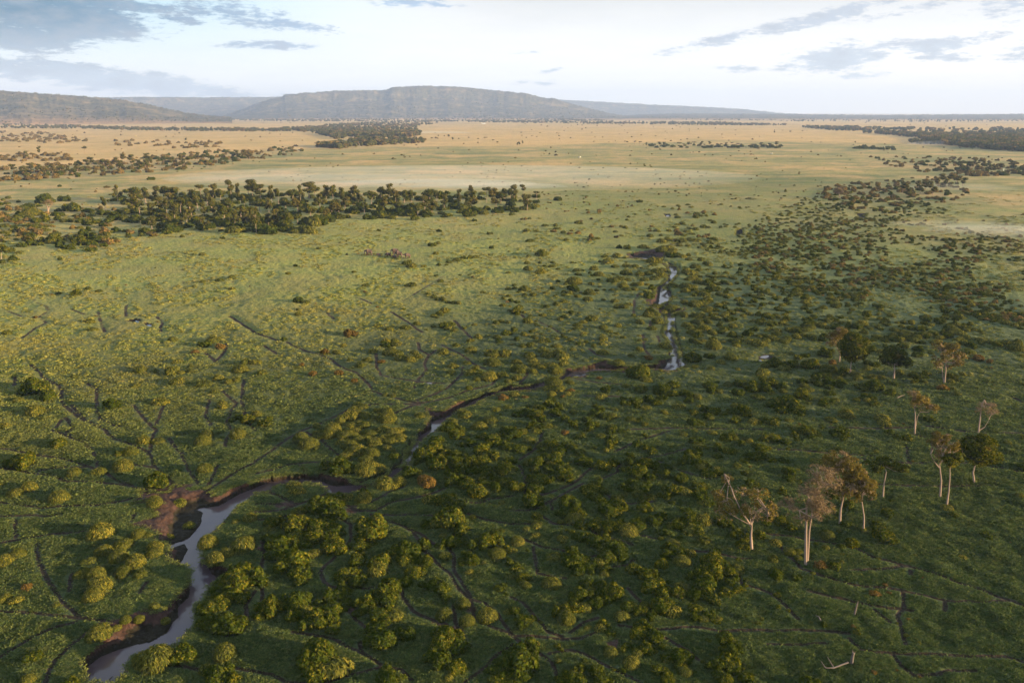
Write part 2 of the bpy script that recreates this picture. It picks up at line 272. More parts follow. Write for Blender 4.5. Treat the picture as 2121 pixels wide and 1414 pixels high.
'H': "60,120,70,D 60,170,130 130,220,100,D 190,90,60,D 250,125,70 310,100,70 210,180,110 350,180,140 460,90,110 520,75,70 535,165,70,R 500,225,120,D 610,250,90 650,225,60,D 740,305,70,D 720,270,60,D 280,330,90 380,320,100 400,270,90 480,270,80 510,340,110 610,330,90 580,370,70 30,340,90 110,370,100 30,430,60,D 270,440,120 320,470,80 340,410,70,D 40,490,80 160,510,180 120,560,110 230,570,110 510,420,100 480,490,100 440,520,70 555,485,50,D 30,660,100 170,650,80,D 330,520,40,D 640,600,130,D 520,640,70,D 450,695,50 330,740,130 230,720,70,D 210,770,80 240,810,60 350,790,70 150,820,100 40,790,120 10,880,50 560,740,110 610,760,90 760,370,100 870,375,140 810,440,90 870,500,100 820,480,60,D 730,475,60,D 1010,420,80 820,220,80,D 880,190,80 820,170,70 940,295,60,D 870,290,70,D 1050,350,70 1080,260,90,D 1210,280,110 1270,290,90 1310,260,80 1295,340,50,D 1220,330,60 1520,290,90 1440,380,90,R 1510,340,60,D 1530,390,50,D 1610,285,50,D 1560,440,60,D 1730,130,90,R 1830,160,60,R 1650,90,90,D 940,630,110,D 960,670,100,D 1000,740,80 1060,785,80 1140,790,90 1330,640,90 590,885,60 890,900,50,D 1980,850,70,D 120,985,90 40,980,90 400,990,90,D 820,990,80 170,1080,100 160,1130,90 250,1150,70 110,1240,90 530,1260,100 660,1340,100 2080,1290,70,D 2110,1030,90 980,1395,70 1480,1380,90,D 20,1330,60 850,50,80 800,70,70 970,30,60 1050,35,70 1110,25,80 1250,50,90 1230,100,80 1350,90,40,D 930,80,60,D 1690,30,90 1890,20,80 2050,50,130,D 2060,10,90 2110,110,50,D",
'L': "1545,688,30,D 1680,695,60,D 1850,555,40 1920,880,60,D 1680,917,45,D 1820,903,60,D 1920,980,45,D 1610,955,30,D 635,998,100 730,965,45,D 820,978,50,D 845,1010,30,D 480,1003,40,D 430,1010,30,R 345,1015,30,D 290,1208,40,R 770,1315,70,D 740,1240,70,D 60,1345,80,D 1430,1390,80,D 1770,1390,110,D 105,720,80 20,745,50 500,728,40 755,645,85 880,560,80,D 640,560,120 700,530,100 720,590,90 780,540,80 690,500,70 620,600,60 580,630,70 190,610,90 250,600,70 330,600,70 340,575,70,D 165,675,50,D 100,650,60 1195,495,90 1315,490,60 1430,480,120 1380,500,80 1670,460,100 1590,430,80 1885,400,70 1785,415,60 1830,485,40 2050,480,60 1510,535,40 850,350,80 730,430,80 800,415,80 665,415,70 890,412,80 1140,348,60 1055,340,90 250,355,120,D 320,350,80,D 470,360,80 370,395,100 290,410,80 480,395,70 610,305,130 490,325,60 730,325,80 950,360,60 370,225,130 340,245,100 430,245,70 540,225,90 210,285,70 250,285,60 860,500,60,D 960,485,80 1040,490,60 920,500,50 450,560,120 300,330,90 1250,60,60 40,300,60",
'M': "355,1075,90 415,1090,60,D 350,1145,40,D 355,1190,55,D 785,1335,100,R 1010,1275,60,D 1105,1300,75,D 1240,1285,75,D 1335,1255,55,D 1270,1185,45,D 1220,1135,40 1290,940,70,D 1310,932,40,D 1260,943,50,D 1530,905,50,D 1495,853,35 910,945,50,D 815,832,45,D 1465,603,70 1510,598,40,D 1490,680,50,D 1290,785,80,D 1240,760,60,D 1270,740,50 1390,783,40,D 1515,770,45 1580,775,35,D 1600,755,40,D 1635,745,35,D 1670,735,60,D 1720,718,50 1770,715,50 1820,715,50,D 1955,627,45 1515,490,50 1015,485,45 1935,508,60 1805,405,40 520,640,35,D 1425,1018,45,D 1475,1040,50,D 1510,1058,50,D 1550,1060,55,D 1590,1075,50,D 1640,1080,50,D 1680,1085,50,D 1560,1150,70,D 1520,1165,70,D 1580,1140,50,D 1475,1190,50,D 1530,1180,50,D 1550,1265,80 1600,1260,80 1645,1305,60,D 1590,1290,50,D 1470,1275,40,D 1410,1300,30,D 1810,1265,45,D 1990,1250,60,D 2030,1240,50,D 2090,1250,50,D 1840,1360,65,D 1775,1390,55,D 2000,1360,60,D 2080,1325,90 2010,1390,60 1880,998,40,D 2090,838,45,D 2090,965,45,D 2050,1037,35,D 2095,1020,40,D 2045,1098,60,D 2105,1150,40,D 330,778,40 270,845,50,D 230,1390,60 1150,1400,70,D 1080,1405,70,D 1000,370,60,D 1060,370,80,D 1120,378,60,D 1210,320,130 1280,340,110 1310,325,80 1405,365,55 1640,290,90 1815,320,110 1860,325,60 1740,290,60 2070,315,50 1160,320,80 1035,305,90 860,320,60 770,325,80 700,370,80 600,390,90 620,380,60 460,410,90 385,445,50 230,480,70 130,460,80 170,470,90 300,475,70 350,485,60 550,380,60",
'N': "375,230,70 205,250,55 140,285,90 180,300,50 1060,250,50 1240,580,70,D 890,628,50 955,628,60 1090,625,85,D 770,703,55,D 865,700,75,D 795,752,90,D 855,790,55,D 245,683,100,D 140,703,40,D 130,765,50,D 235,765,35 340,765,40,D 330,795,45,D 135,812,70,D 240,832,75,D 545,818,60,D 590,820,35 680,812,80,D 550,850,50,D 720,858,70,D 950,840,90,D 950,785,60,D 1020,793,60,D 1175,775,65,D 515,903,120,D 660,925,50,D 378,900,40 510,950,100 530,970,70 480,1002,60,D 640,1000,90,D 655,1010,60,D 285,1000,50,D 175,1005,60 105,967,90,D 20,930,40,D 545,1030,60,D 840,905,80,D 900,890,70,D 960,895,60,D 1060,855,70,D 1130,845,70,D 1200,830,80,D 1100,895,80,D 1180,880,80,D 1250,820,80,D 1240,860,90,D 1280,790,70,D 920,950,80,D 950,980,60,D 1020,975,60,D 1060,935,70,D 1010,935,60,D 1070,1015,40,D 1210,1025,100 1230,960,80 850,1070,70,D 880,1115,70,D 930,1120,60,D 970,1100,60,D 630,1055,70,D 370,1095,60,D 430,1070,60,D 290,1112,50,D 60,1130,70,D 30,1150,80 50,1170,60 130,1240,80,D 400,1225,50,D 430,1200,60 490,1165,40 545,1270,60,D 590,1250,60,D 540,1295,60,D 655,1225,90,D 760,1290,80,D 800,1320,60,D 880,1270,60,D 1010,1195,45,D 1060,1250,70,D 1150,1145,80 1130,1190,90,D 1190,1180,80,D 1220,1150,70,D 1210,1240,90,D 1260,1270,60,D 1160,1300,60,D 1290,1120,120,D 1260,1100,80,D 1430,1080,60,D 100,1345,60,D 170,1320,50,D 20,1310,60 190,1365,50,D 485,1385,50,D 290,1390,70 240,1400,60,D 590,1350,50,D 760,1390,70,D 1330,940,80,D 1440,950,100,D 1470,965,80,D 1440,985,90,D 1490,945,60,D 1500,880,90,D 1540,910,90,D 1620,920,100 1480,840,80,D 1420,830,80,D 1560,1020,80,D 1600,1030,80,D 1620,1060,70,D 1590,1090,70,D 1520,1100,100,D 1450,1270,90,D 1490,1290,90,D 1520,1340,90,D 1480,1330,80,D 1540,1360,70,D 1560,1200,80,D 1520,1240,70,D 1430,1190,80,D 1370,1180,60,D 1240,650,90,D 1290,640,90,D 1320,670,80,D 1280,680,80,D 1230,690,80,D 1160,680,90 1340,650,70,D 1380,690,60,D 1300,740,100,D 1330,780,90,D 1350,750,70,D",
}
CH_L = [('A', "690,1413 680,1300 655,1225 760,1125 900,1025 960,1010 920,960 890,900 1010,870 1180,790 1300,820 1400,740 1450,670 1555,570 1575,470 1555,440 1440,420 1375,345 1395,260 1290,215 1300,160 1200,120 1060,100 1180,60 1280,20"),
        ('E', "1270,1370 1340,1340 1200,1300 1100,1330 1040,1350 1130,1290 1160,1205 1250,1225 1400,1240 1430,1170 1470,1180 1560,1230 1680,1210 1730,1185 1780,1260 1850,1260 1900,1205 2000,1165 2100,1150"),
        ('F', "60,1110 130,1090 260,1085 375,1080 385,1040 360,1015 400,1020 430,1080 560,1075 640,1090 770,1120 840,1170 950,1170 1090,1090 1110,1030 1220,1030 1245,900 1310,830 1325,750 1390,700 1430,620 1405,530 1480,565 1560,560 1600,520 1680,485 1840,450 1860,420 2000,400 2020,372"),
        ('G', "0,340 80,365 200,335 330,310 410,275 430,215 500,205 640,185 780,140 800,135 815,175 900,190 1080,195 1105,185 1190,175 1205,140 1270,140 1330,115 1310,60 1305,0"),
        ('N', "1250,1340 1290,1250 1270,1190 1220,1140 1130,1100 1130,1060 1170,1050 1190,960 1280,900 1310,830 1290,790 1240,750 1190,735 1110,728 1040,715 970,715 962,685")]
CH_R = [('A', "935,1430 1045,1310 1050,1240 1120,1170 1300,1130 1490,1090 1530,1010 1620,940 1640,860 1630,780 1700,700 1740,620 1830,530 1930,480 1900,440 1830,395 1760,430 1690,400 1690,330 1655,260 1690,190 1800,150 1870,60 1940,0"),
        ('E', "1980,1340 2060,1310 2121,1270"),
        ('F', "0,1250 120,1235 170,1190 240,1180 300,1160 420,1165 540,1190 600,1250 680,1270 760,1250 830,1240 960,1190 1110,1150 1200,1080 1300,1030 1310,940 1350,880 1400,810 1440,750 1500,730 1560,670 1650,600 1700,560 1830,520 1850,485 1960,450 2050,412"),
        ('G', "0,410 100,400 200,390 300,360 410,320 500,290 600,290 650,250 790,240 850,243 1000,245 1080,240 1110,215 1270,240 1350,240 1430,200 1470,185 1400,130 1380,60 1365,0"),
        ('N', "1340,1330 1335,1250 1335,1175 1400,1150 1430,1130 1300,1130 1240,1100 1320,1060 1300,1000 1260,965 1340,890 1385,840 1380,790 1280,770 1230,745 1320,600 1440,560 1320,552 1340,600 1130,655 962,675")]
W_L = [('A', "700,1413 705,1290 830,1200 1000,1130 1250,1080 1400,1000 1440,930 1445,905 1490,860 1480,780 1570,700 1590,620 1580,480 1500,430 1540,390 1572,300 1545,240 1420,290 1400,330 1410,280 1540,235 1600,200 1670,110 1700,0"),
       ('E', "1660,1390 1800,1370 1900,1320 2000,1260 2121,1215"),
       ('F', "130,1160 280,1150 420,1150 520,1150 600,1190 680,1205 900,1190 1050,1140 1120,1080 1210,1030 1230,960 1290,880 1320,820 1400,770 1480,720 1480,670 1600,620 1640,600 1700,562 1850,480 2000,422"),
       ('G', "100,395 350,325 420,310 500,262 560,240 640,240 700,232 1000,232 1270,235 1290,190 1330,110 1320,50 1330,0"),
       ('N', "1245,1350 1300,1290 1290,1240 1280,1180 1290,1130 1230,1100 1240,1050 1245,1010 1250,950 1310,890 1330,850 1310,790 1245,752 1110,722 990,700")]
W_RA = "1830,530 1795,560 1740,500 1700,410 1690,330 1650,280 1660,230 1700,190 1790,120 1860,40 1915,0"
PITS = [('N', "1310,558 1440,552 1400,600 1340,602", 1.6), ('N', "1845,530 1860,480 1925,462 1915,515", 2.0), ('P', "725,335 830,345 805,378 755,372", 1.6), ('P', "1110,300 1135,300 1140,350 1120,350", 1.6),
        ('L', "1030,1238 1120,1222 1180,1232 1150,1256 1080,1250", .5), ('L', "1195,1252 1275,1265 1270,1282 1210,1278", .5), ('G', "2040,120 2110,95 2180,105 2200,150 2120,135 2060,140", .4), ('N', "1255,350 1310,350 1315,372 1275,374", .4)]
PONDS = [('L', 1145, 1243, 26, 13), ('L', 1243, 1273, 22, 8), ('G', 2093, 118, 34, 14), ('N', 1290, 367, 16, 5), ('F', 1465, 270, 14, 10), ('F', 1440, 342, 28, 5), ('G', 2060,150,12,6)]
TRAIL = {
'E': "250,190 340,250 350,290 490,360 510,400 500,450 530,520 600,580 700,650 850,710 950,790 1120,850 1220,905 1270,980 1290,1030 1400,1130 1440,1180;1110,520 1190,620 1290,730 1260,800 1240,900;0,1040 130,1050 250,1080 400,1100 560,1145 700,1150 930,1165 1080,1180 1200,1220 1400,1240;0,1320 150,1340 330,1365 560,1350 800,1340 1000,1310 1100,1280;0,870 100,890 270,930 450,950 620,990 760,1035 870,1080 1000,1150 1100,1185;550,740 570,785 680,820 760,890 800,960 805,1035;1380,470 1340,560 1290,680;1740,470 1700,600 1750,680;1840,400 1960,500 1910,570 1880,650 1910,730 1860,860;1400,790 1500,920 1580,1080 1650,1170;2121,990 1980,1060 1860,1130 1760,1190 1700,1240;590,520 660,590 700,640;730,340 800,390 800,560 830,640 1000,700;1880,10 1860,80 1780,160;510,640 440,730 560,780;1810,1020 1740,1150 1700,1220;2020,310 2000,500 2050,650 2121,730;1700,90 1780,150;540,620 600,700 560,780;330,1060 420,1040 700,1030;1090,1000 1280,1030;130,290 120,360",
'F': "260,0 400,70 530,100 620,140 690,200 830,250 920,330 960,390 1050,430 1150,460 1300,495 1340,510;0,980 150,880 250,800 360,740 520,670 700,590 800,540 950,515 1300,510;420,740 530,800 620,880 690,940 790,980;1340,0 1360,60 1430,100 1400,170 1410,240 1350,300 1310,380;1000,90 1000,200 1040,270 1200,300 1380,330 1550,340;1330,480 1500,420 1600,370 1720,250 1710,200;1360,500 1560,470 1750,400 1950,350 2000,290;1140,590 1300,520;1540,20 1720,110 1830,190 1900,220;0,1080 150,1050 280,1010 450,990 600,990;120,1240 200,1275 320,1330;0,1395 200,1390 350,1340 500,1280 580,1250;740,1330 830,1390 1000,1390 1150,1310 1300,1290 1480,1240 1560,1210;940,1330 1100,1240 1250,1180;1700,1310 1830,1330 1950,1290 2121,1270;70,30 170,90;0,1330 200,1335;1500,60 1440,100",
'G': "60,1020 110,1110 110,1250;60,980 190,890 240,810 250,740;120,200 130,260 70,340;100,1270 240,1260 400,1210 500,1170 600,1090 680,1030;0,1390 200,1380 330,1300 450,1240 600,1170;740,1130 870,1080 900,1010;730,1200 790,1260 850,1310 1000,1330 1200,1310;1060,965 1250,935 1440,880;860,900 1000,840 1120,790 1300,730;1000,715 1300,710 1700,715 2121,720;1210,980 1400,1060 1620,1130 1740,1130;1090,0 1100,50 1130,100;640,50 700,100 780,120;330,1300 330,1380;600,440 900,450;540,300 700,330 900,350",
'B': "950,10 1080,60 1250,120 1340,200 1400,310 1480,400 1600,500 1690,620 1790,740 1800,840 1880,910 2000,960 2121,1000;1250,120 1370,180 1480,250 1600,290 1640,370 1640,470 1700,570 1790,720;640,0 790,90 790,200 720,310 600,400 530,490 560,560 620,600;60,180 70,330 40,500 60,620 40,720;640,600 760,620 900,620 1000,620;1180,600 1220,700 1300,810 1440,870 1560,920 1640,980 1780,1100;0,1310 130,1340 260,1400 400,1410 600,1390 850,1330 1050,1270 1200,1300 1290,1390;700,750 800,830 880,920 1000,990;860,1060 880,1140 980,1210 1060,1260;300,980 480,1010 640,1040 760,1110 860,1150;1720,1413 1900,1280 2000,1170 2121,1080;1650,180 1750,270;1790,720 1900,740 2010,830 2080,950 2121,980;1740,0 1900,50 2121,90;1480,900 1600,940 1660,1000;1640,760 1650,900 1680,980;0,60 200,30 400,10;950,10 1500,15",
'C': "0,1010 100,1010 300,1020 430,1040 580,1030 700,980;30,1030 150,1110 230,1160 330,1230 390,1370;300,1160 480,1130 600,1160 740,1230 850,1290 1000,1360 1080,1413;0,90 150,85;260,20 330,80 450,100 530,95;100,220 250,280 440,320;620,120 720,180 850,220 1000,260;1060,180 1230,210;1510,310 1650,310 1770,350 1880,380 1980,370;840,450 970,430 1000,390;960,620 1050,720 1160,810 1290,860;880,930 1050,950 1230,965 1430,940 1600,950 1750,970 2121,965;100,740 200,850 300,980 420,1020;1280,1030 1450,1120 1540,1200;480,980 600,900 720,860;1860,450 1900,580 2121,640;0,700 100,740;180,280 220,500 450,540;640,360 760,350",
'D': "740,290 870,360 1000,390 1130,430 1290,470 1440,520 1600,580 1750,620 1900,690 2030,730 2160,790;290,460 400,500 550,550 720,600 900,610 1100,635 1250,665 1430,710 1560,730 1800,730 1990,720;330,640 500,680 750,740 900,770 1100,790 1200,810;0,970 250,965 500,970 680,1000;0,1075 150,1085 300,1080 480,1075;680,1040 760,1130 900,1150 1150,1160 1300,1165 1600,1180 1850,1180 2000,1190 2160,1240;1130,640 1130,780 1080,860 1120,980 1150,1080;1030,1160 1100,1260 1200,1340 1500,1310 1700,1290;0,170 150,180 290,210 500,240 740,290;700,470 900,460 1100,440 1170,440;1470,730 1460,800;0,640 150,760 250,860;60,230 150,330 290,460;880,800 1000,900;1170,470 1190,510",
'A': "0,240 150,215 350,185 520,160 700,150;300,250 330,420 420,590 500,720 600,790 650,850;0,810 150,815 300,820 480,850 650,870 800,880 900,890;0,1180 150,1090 300,1010 450,950 620,900;370,1413 400,1300 470,1200 580,1100 700,1000 820,930;1220,570 1160,650;600,500 570,640;1280,1300 1400,1250 1560,1280 1700,1310;1880,1020 1990,990 2050,900 2040,760 2110,650;1890,1260 2000,1290 2121,1310;0,20 300,20 500,20;1110,0 1100,60;130,60 130,200;1940,1413 1950,1380 1700,1330",
'H': "0,0 1,1;520,700 700,705 950,712 1200,700;1200,760 1330,790;0,880 250,890 560,920 900,940;900,975 1200,1000 1420,990 1700,1000 2000,1050 2160,1080;640,960 820,970;1150,850 1170,1000;1300,690 1700,745 2121,750;1900,1190 1300,1190 900,1170;2020,450 2160,520",
'L': "280,1050 300,1080 380,1110 400,1160 320,1200 380,1250 280,1300 180,1380;60,1150 180,1200;1050,1100 1040,1150 1050,1200;600,1140 700,1180;1300,1200 1340,1240 1330,1330;1900,1200 2000,1260 2121,1340;810,1160 850,1290 870,1330;1930,900 1930,960;1510,880 1520,930",
'M': "0,1340 100,1370 180,1400;460,800 570,870;640,850 690,880;1560,860 1400,960 1220,1070;1120,1160 1250,1240 1380,1330;820,1030 960,1090;1640,1230 1750,1340 1800,1400;590,1170 650,1220",
'N': "200,1230 350,1300 450,1370;730,800 740,740 700,720;1010,1170 1020,1060 1060,1000;1100,1413 1090,1350;1080,760 1110,800;1400,1050 1430,1100;1100,610 1200,550 1280,545;1150,1290 1150,1230;1210,1360 1220,1413;80,1180 100,1210;590,860 580,900",
}
# ------------------------------------------------------------------ materials
def mat(name):
    m = bpy.data.materials.new(name); m.use_nodes = True
    t = NT(m.node_tree); t.n.clear(); out = t.node('ShaderNodeOutputMaterial'); return m, t, out
def grass_colour(t, dry, lush, gold, pos):
    """albedo of the sward: lush green near the river, olive meadow, straw on the far plain"""
    n1 = t.noise(pos, 0.035, 3.0, 0.6); n2 = t.noise(pos, 0.35, 2.0, 0.6); n3 = t.noise(pos, 1.6, 1.0)
    g = t.mix(t.mr(n2, 0.3, 0.7), (0.050, 0.074, 0.029), (0.090, 0.114, 0.041))
    g = t.mix(t.mr(n3, 0.45, 0.75), g, (0.132, 0.142, 0.050))
    ol = t.mix(t.mr(n2, 0.35, 0.65), (0.125, 0.160, 0.042), (0.270, 0.245, 0.062))
    ol = t.mix(t.mr(n1, 0.4, 0.65), ol, (0.210, 0.190, 0.055))
    st = t.mix(t.mr(n1, 0.35, 0.65), (0.47, 0.285, 0.110), (0.54, 0.355, 0.150))
    md = t.mix(t.mr(n1, 0.35, 0.65), (0.210, 0.205, 0.070), (0.36, 0.255, 0.100))
    c = t.mix(gold, g, ol)
    strk = t.noise(t.vmath('MULTIPLY', pos, (0.5, 1.6, 1.0)), 0.012, 5.0, 0.68)
    md = t.mix(t.mr(strk, 0.44, 0.60), md, (0.135, 0.148, 0.055)); md = t.mix(t.mr(strk, 0.58, 0.70), md, (0.40, 0.270, 0.115)) if False else md
    md = t.mix(t.mr(t.noise(pos, 0.006, 5.0, 0.7), 0.50, 0.62), md, (0.42, 0.280, 0.120)); md = t.mix(t.math('MULTIPLY', t.mr(t.noise(pos, 0.12, 4.0, 0.75), 0.52, 0.66), .6), md, (0.085, 0.095, 0.035))
    c = t.mix(t.mr(dry, 0.0, 0.4), c, md); c = t.mix(t.mr(dry, 0.5, 1.0), c, st)
    c = t.mix(t.math('MULTIPLY', lush, 0.55), c, (0.045, 0.078, 0.024))
    return c
m_ground, t, out = mat('grassland')
pos = t.node('ShaderNodeNewGeometry').outputs['Position']
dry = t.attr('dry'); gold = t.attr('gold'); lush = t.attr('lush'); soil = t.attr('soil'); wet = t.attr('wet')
gc = grass_colour(t, dry, lush, gold, pos)
gc = t.mix(1.0, gc, t.mix(t.mr(t.vmath('LENGTH', pos), 270.0, 430.0), (0.58, 0.58, 0.58), (1, 1, 1)), 'MULTIPLY')     # thatch floor, darkened in colour to match the tufts' self-shading
# small dark gaps between tussocks far off, where single tufts are no longer built
gap = t.math('MULTIPLY', t.mr(t.noise(pos, 0.9, 2.0, 0.7), 0.58, 0.72), 0.28)
gc = t.mix(gap, gc, (0.035, 0.045, 0.015))
scr = t.attr('scrub'); gc = t.mix(t.math('MULTIPLY', scr, t.mr(t.noise(pos, 0.02, 4.0, 0.7), 0.35, 0.6)), gc, (0.05, 0.055, 0.03))
sn = t.noise(pos, 1.3, 5.0, 0.65)
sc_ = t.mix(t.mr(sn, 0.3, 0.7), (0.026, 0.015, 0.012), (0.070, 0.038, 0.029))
sc_ = t.mix(wet, sc_, (0.017, 0.014, 0.008))  # wet mud in the channel; on trails, shade put into the colour
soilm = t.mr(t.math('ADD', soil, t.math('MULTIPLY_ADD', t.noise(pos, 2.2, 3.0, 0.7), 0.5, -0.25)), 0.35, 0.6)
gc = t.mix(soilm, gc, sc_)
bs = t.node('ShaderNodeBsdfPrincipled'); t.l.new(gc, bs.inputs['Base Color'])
bs.inputs['Roughness'].default_value = 0.9; bs.inputs['Specular IOR Level'].default_value = 0.15
t.val(bs.inputs['Roughness'], t.math('MULTIPLY_ADD', t.math('MULTIPLY', wet, soilm), -0.05, 0.95))
bp = t.node('ShaderNodeBump'); bp.inputs['Distance'].default_value = 1.0
h = t.math('ADD', t.math('MULTIPLY', t.noise(pos, 0.55, 3.0, 0.6), 1.1), t.math('MULTIPLY', t.noise(pos, 2.4, 2.0, 0.6), 0.22))
t.l.new(h, bp.inputs['Height']); bp.inputs['Strength'].default_value = 0.85
t.l.new(bp.outputs[0], bs.inputs['Normal']); t.l.new(bs.outputs[0], out.inputs[0])

def leafmat(name, c_dark, c_mid, c_tip, inst=0.25, trans=0.3, world_tint=None):
    m, t, out = mat(name)
    g = t.node('ShaderNodeNewGeometry'); r = g.outputs['Random Per Island']
    oi = t.node('ShaderNodeObjectInfo').outputs['Random']
    v = t.math('ADD', t.math('MULTIPLY', r, 0.75), t.math('MULTIPLY', oi, inst), clamp=True)
    c = t.ramp(v, [(0.0, c_dark), (0.55, c_mid), (0.78, [a * .72 + b * .28 for a, b in zip(c_mid, c_tip)]), (1.0, c_tip)])
    d = t.node('ShaderNodeBsdfDiffuse'); t.l.new(c, d.inputs[0]); tr = t.node('ShaderNodeBsdfTranslucent'); t.l.new(c, tr.inputs[0])
    mx = t.node('ShaderNodeMixShader'); mx.inputs[0].default_value = trans
    t.l.new(d.outputs[0], mx.inputs[1]); t.l.new(tr.outputs[0], mx.inputs[2]); t.l.new(mx.outputs[0], out.inputs[0])
    return m
M_leafy = leafmat('leafy_bush_foliage', (0.021, 0.034, 0.006), (0.050, 0.068, 0.010), (0.225, 0.180, 0.018))
M_dome = leafmat('drooping_bush_foliage', (0.036, 0.050, 0.013), (0.092, 0.100, 0.022), (0.340, 0.265, 0.040))
M_rust = leafmat('rusty_bush_foliage', (0.060, 0.045, 0.015), (0.135, 0.085, 0.024), (0.25, 0.150, 0.038))
M_far = leafmat('far_tree_foliage', (0.034, 0.040, 0.013), (0.078, 0.080, 0.020), (0.230, 0.180, 0.034))
M_scrub = leafmat('dry_scrub_foliage', (0.055, 0.048, 0.018), (0.125, 0.095, 0.034), (0.26, 0.165, 0.055), inst=0.5)
M_twig = leafmat('grey_pink_twigs', (0.10, 0.072, 0.045), (0.19, 0.135, 0.078), (0.28, 0.19, 0.10), trans=0.1)
M_must = leafmat('mustard_foliage', (0.070, 0.060, 0.016), (0.125, 0.098, 0.024), (0.24, 0.165, 0.036))
M_green = leafmat('deep_green_foliage', (0.022, 0.034, 0.006), (0.056, 0.068, 0.010), (0.22, 0.18, 0.018))
M_bark = leafmat('pale_bark', (0.20, 0.15, 0.12), (0.27, 0.20, 0.165), (0.34, 0.26, 0.21), trans=0.0)
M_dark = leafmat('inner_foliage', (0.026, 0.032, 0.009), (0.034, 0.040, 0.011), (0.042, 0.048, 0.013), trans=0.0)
# grass blades take the colour of the sward they stand in
M_grass, t, out = mat('grass_blades')
g = t.node('ShaderNodeNewGeometry')
ga = lambda n: t.attr(n, 'INSTANCER')
c = grass_colour(t, ga('idry'), ga('ilush'), ga('igold'), g.outputs['Position'])
c = t.mix(1.0, c, t.ramp(g.outputs['Random Per Island'], [(0, (0.70, 0.72, 0.65)), (1, (1.45, 1.40, 1.25))]), 'MULTIPLY')
d = t.node('ShaderNodeBsdfDiffuse'); t.l.new(c, d.inputs[0]); tr = t.node('ShaderNodeBsdfTranslucent'); t.l.new(c, tr.inputs[0])
mx = t.node('ShaderNodeMixShader'); mx.inputs[0].default_value = 0.25
t.l.new(d.outputs[0], mx.inputs[1]); t.l.new(tr.outputs[0], mx.inputs[2]); t.l.new(mx.outputs[0], out.inputs[0])

def plain(name, col, rough=0.6, metal=0.0):
    m, t, out = mat(name); b = t.node('ShaderNodeBsdfPrincipled')
    pos = t.node('ShaderNodeTexCoord').outputs['Object']
    c = t.mix(t.mr(t.noise(pos, 1.5, 3.0), 0.3, 0.7), tuple(x * .82 for x in col), tuple(min(1, x * 1.12) for x in col))
    t.l.new(c, b.inputs['Base Color']); b.inputs['Roughness'].default_value = rough; b.inputs['Metallic'].default_value = metal
    t.l.new(b.outputs[0], out.inputs[0]); return m

# ------------------------------------------------------------------ the land: one sheet from under the camera to the horizon
def zone(x, y):
    """dry, gold, lush for world points"""
    d = np.hypot(x, y); azg = np.degrees(np.arctan2(x, y))
    w = (fbm(x, y, 260.0, 4) - .5) * 2; w2 = (fbm(x, y, 90.0, 3, 3) - .5) * 2
    # the straw plain starts nearer on the left than on the right
    s0 = np.interp(azg, [-33, -18, -5, 5, 20, 34], [1300, 1500, 1850, 1950, 2150, 2300])
    dl = np.log(d / s0) + w * 0.16
    straw = np.clip((dl + 0.09 + w2 * .05) / 0.24, 0, 1)
    midd = np.clip((d * (1 + .25 * w) - np.interp(azg, [-33, 0, 22, 34], [420, 560, 620, 430])) / 520.0, 0, 1) * 0.52
    dry = np.maximum(midd, straw * (0.85 + .15 * w2))
    gold = np.clip((d * (1 + .22 * w) - np.interp(azg, [-40, -20, -5, 8, 30, 40], [150, 195, 260, 380, 420, 330])) / 130.0, 0, 1)
    gold = gold * np.interp(azg, [-5, 12, 40], [1, .55, .5])
    gold = np.clip(gold + .25 * w2 * (d > 170), 0, 1)
    lush = np.clip(1.0 - (d - 120) / 160.0, 0, 1) * np.interp(azg, [-40, 0, 40], [.25, .45, .45]) + np.clip(.5 * w2, 0, .5) * (d < 900) \
        + np.exp(-((x - 330) / 200) ** 2 - ((y - 960) / 150) ** 2) * .8
    return dry, gold, np.clip(lush, 0, 1)
azs = np.concatenate([np.arange(-180, -42, 3.0), np.arange(-42, 42, 0.066), np.arange(42, 180, 3.0)])
ys = np.arange(1470, 236.2, -1.55); rr = []
for y in ys:
    d = ray(CPX, y); rr.append(-CH / d[2] * d[1])
rr = np.concatenate([[3, 30, 55, 75, 85], np.array(rr), [24000, 30000, 40000]]); rr = np.unique(np.maximum.accumulate(rr))
NA, NR = len(azs), len(rr)
A = np.radians(azs)
X = rr[:, None] * np.sin(A)[None]; Yg = rr[:, None] * np.cos(A)[None]
Z = np.zeros_like(X)
def polyw(lst, z=0.0):
    P = []
    for t_, s in lst:
        for (x, y) in parse(t_, s): P.append(G(x, y, z)[:2])
    return np.array(P)
def seg_field(segs, reach, F):
    """min distance to segments, written into grid F in windows"""
    ra = np.radians(azs)
    for (a, b) in segs:
        lo = np.minimum(a, b) - reach; hi = np.maximum(a, b) + reach
        cs = np.array([[lo[0], lo[1]], [lo[0], hi[1]], [hi[0], lo[1]], [hi[0], hi[1]]])
        an = np.arctan2(cs[:, 0], cs[:, 1]); rd = np.hypot(cs[:, 0], cs[:, 1])
        i0, i1 = np.searchsorted(rr, [rd.min() - reach, rd.max() + reach]); j0, j1 = np.searchsorted(ra, [an.min(), an.max()])
        i0 = max(i0 - 1, 0); j0 = max(j0 - 1, 0); i1 += 1; j1 += 1
        px_, py_ = X[i0:i1, j0:j1], Yg[i0:i1, j0:j1]
        ab = b - a; L2 = ab @ ab + 1e-9
        tt = np.clip(((px_ - a[0]) * ab[0] + (py_ - a[1]) * ab[1]) / L2, 0, 1)
        dd = np.hypot(px_ - a[0] - tt * ab[0], py_ - a[1] - tt * ab[1])
        F[i0:i1, j0:j1] = np.minimum(F[i0:i1, j0:j1], dd)
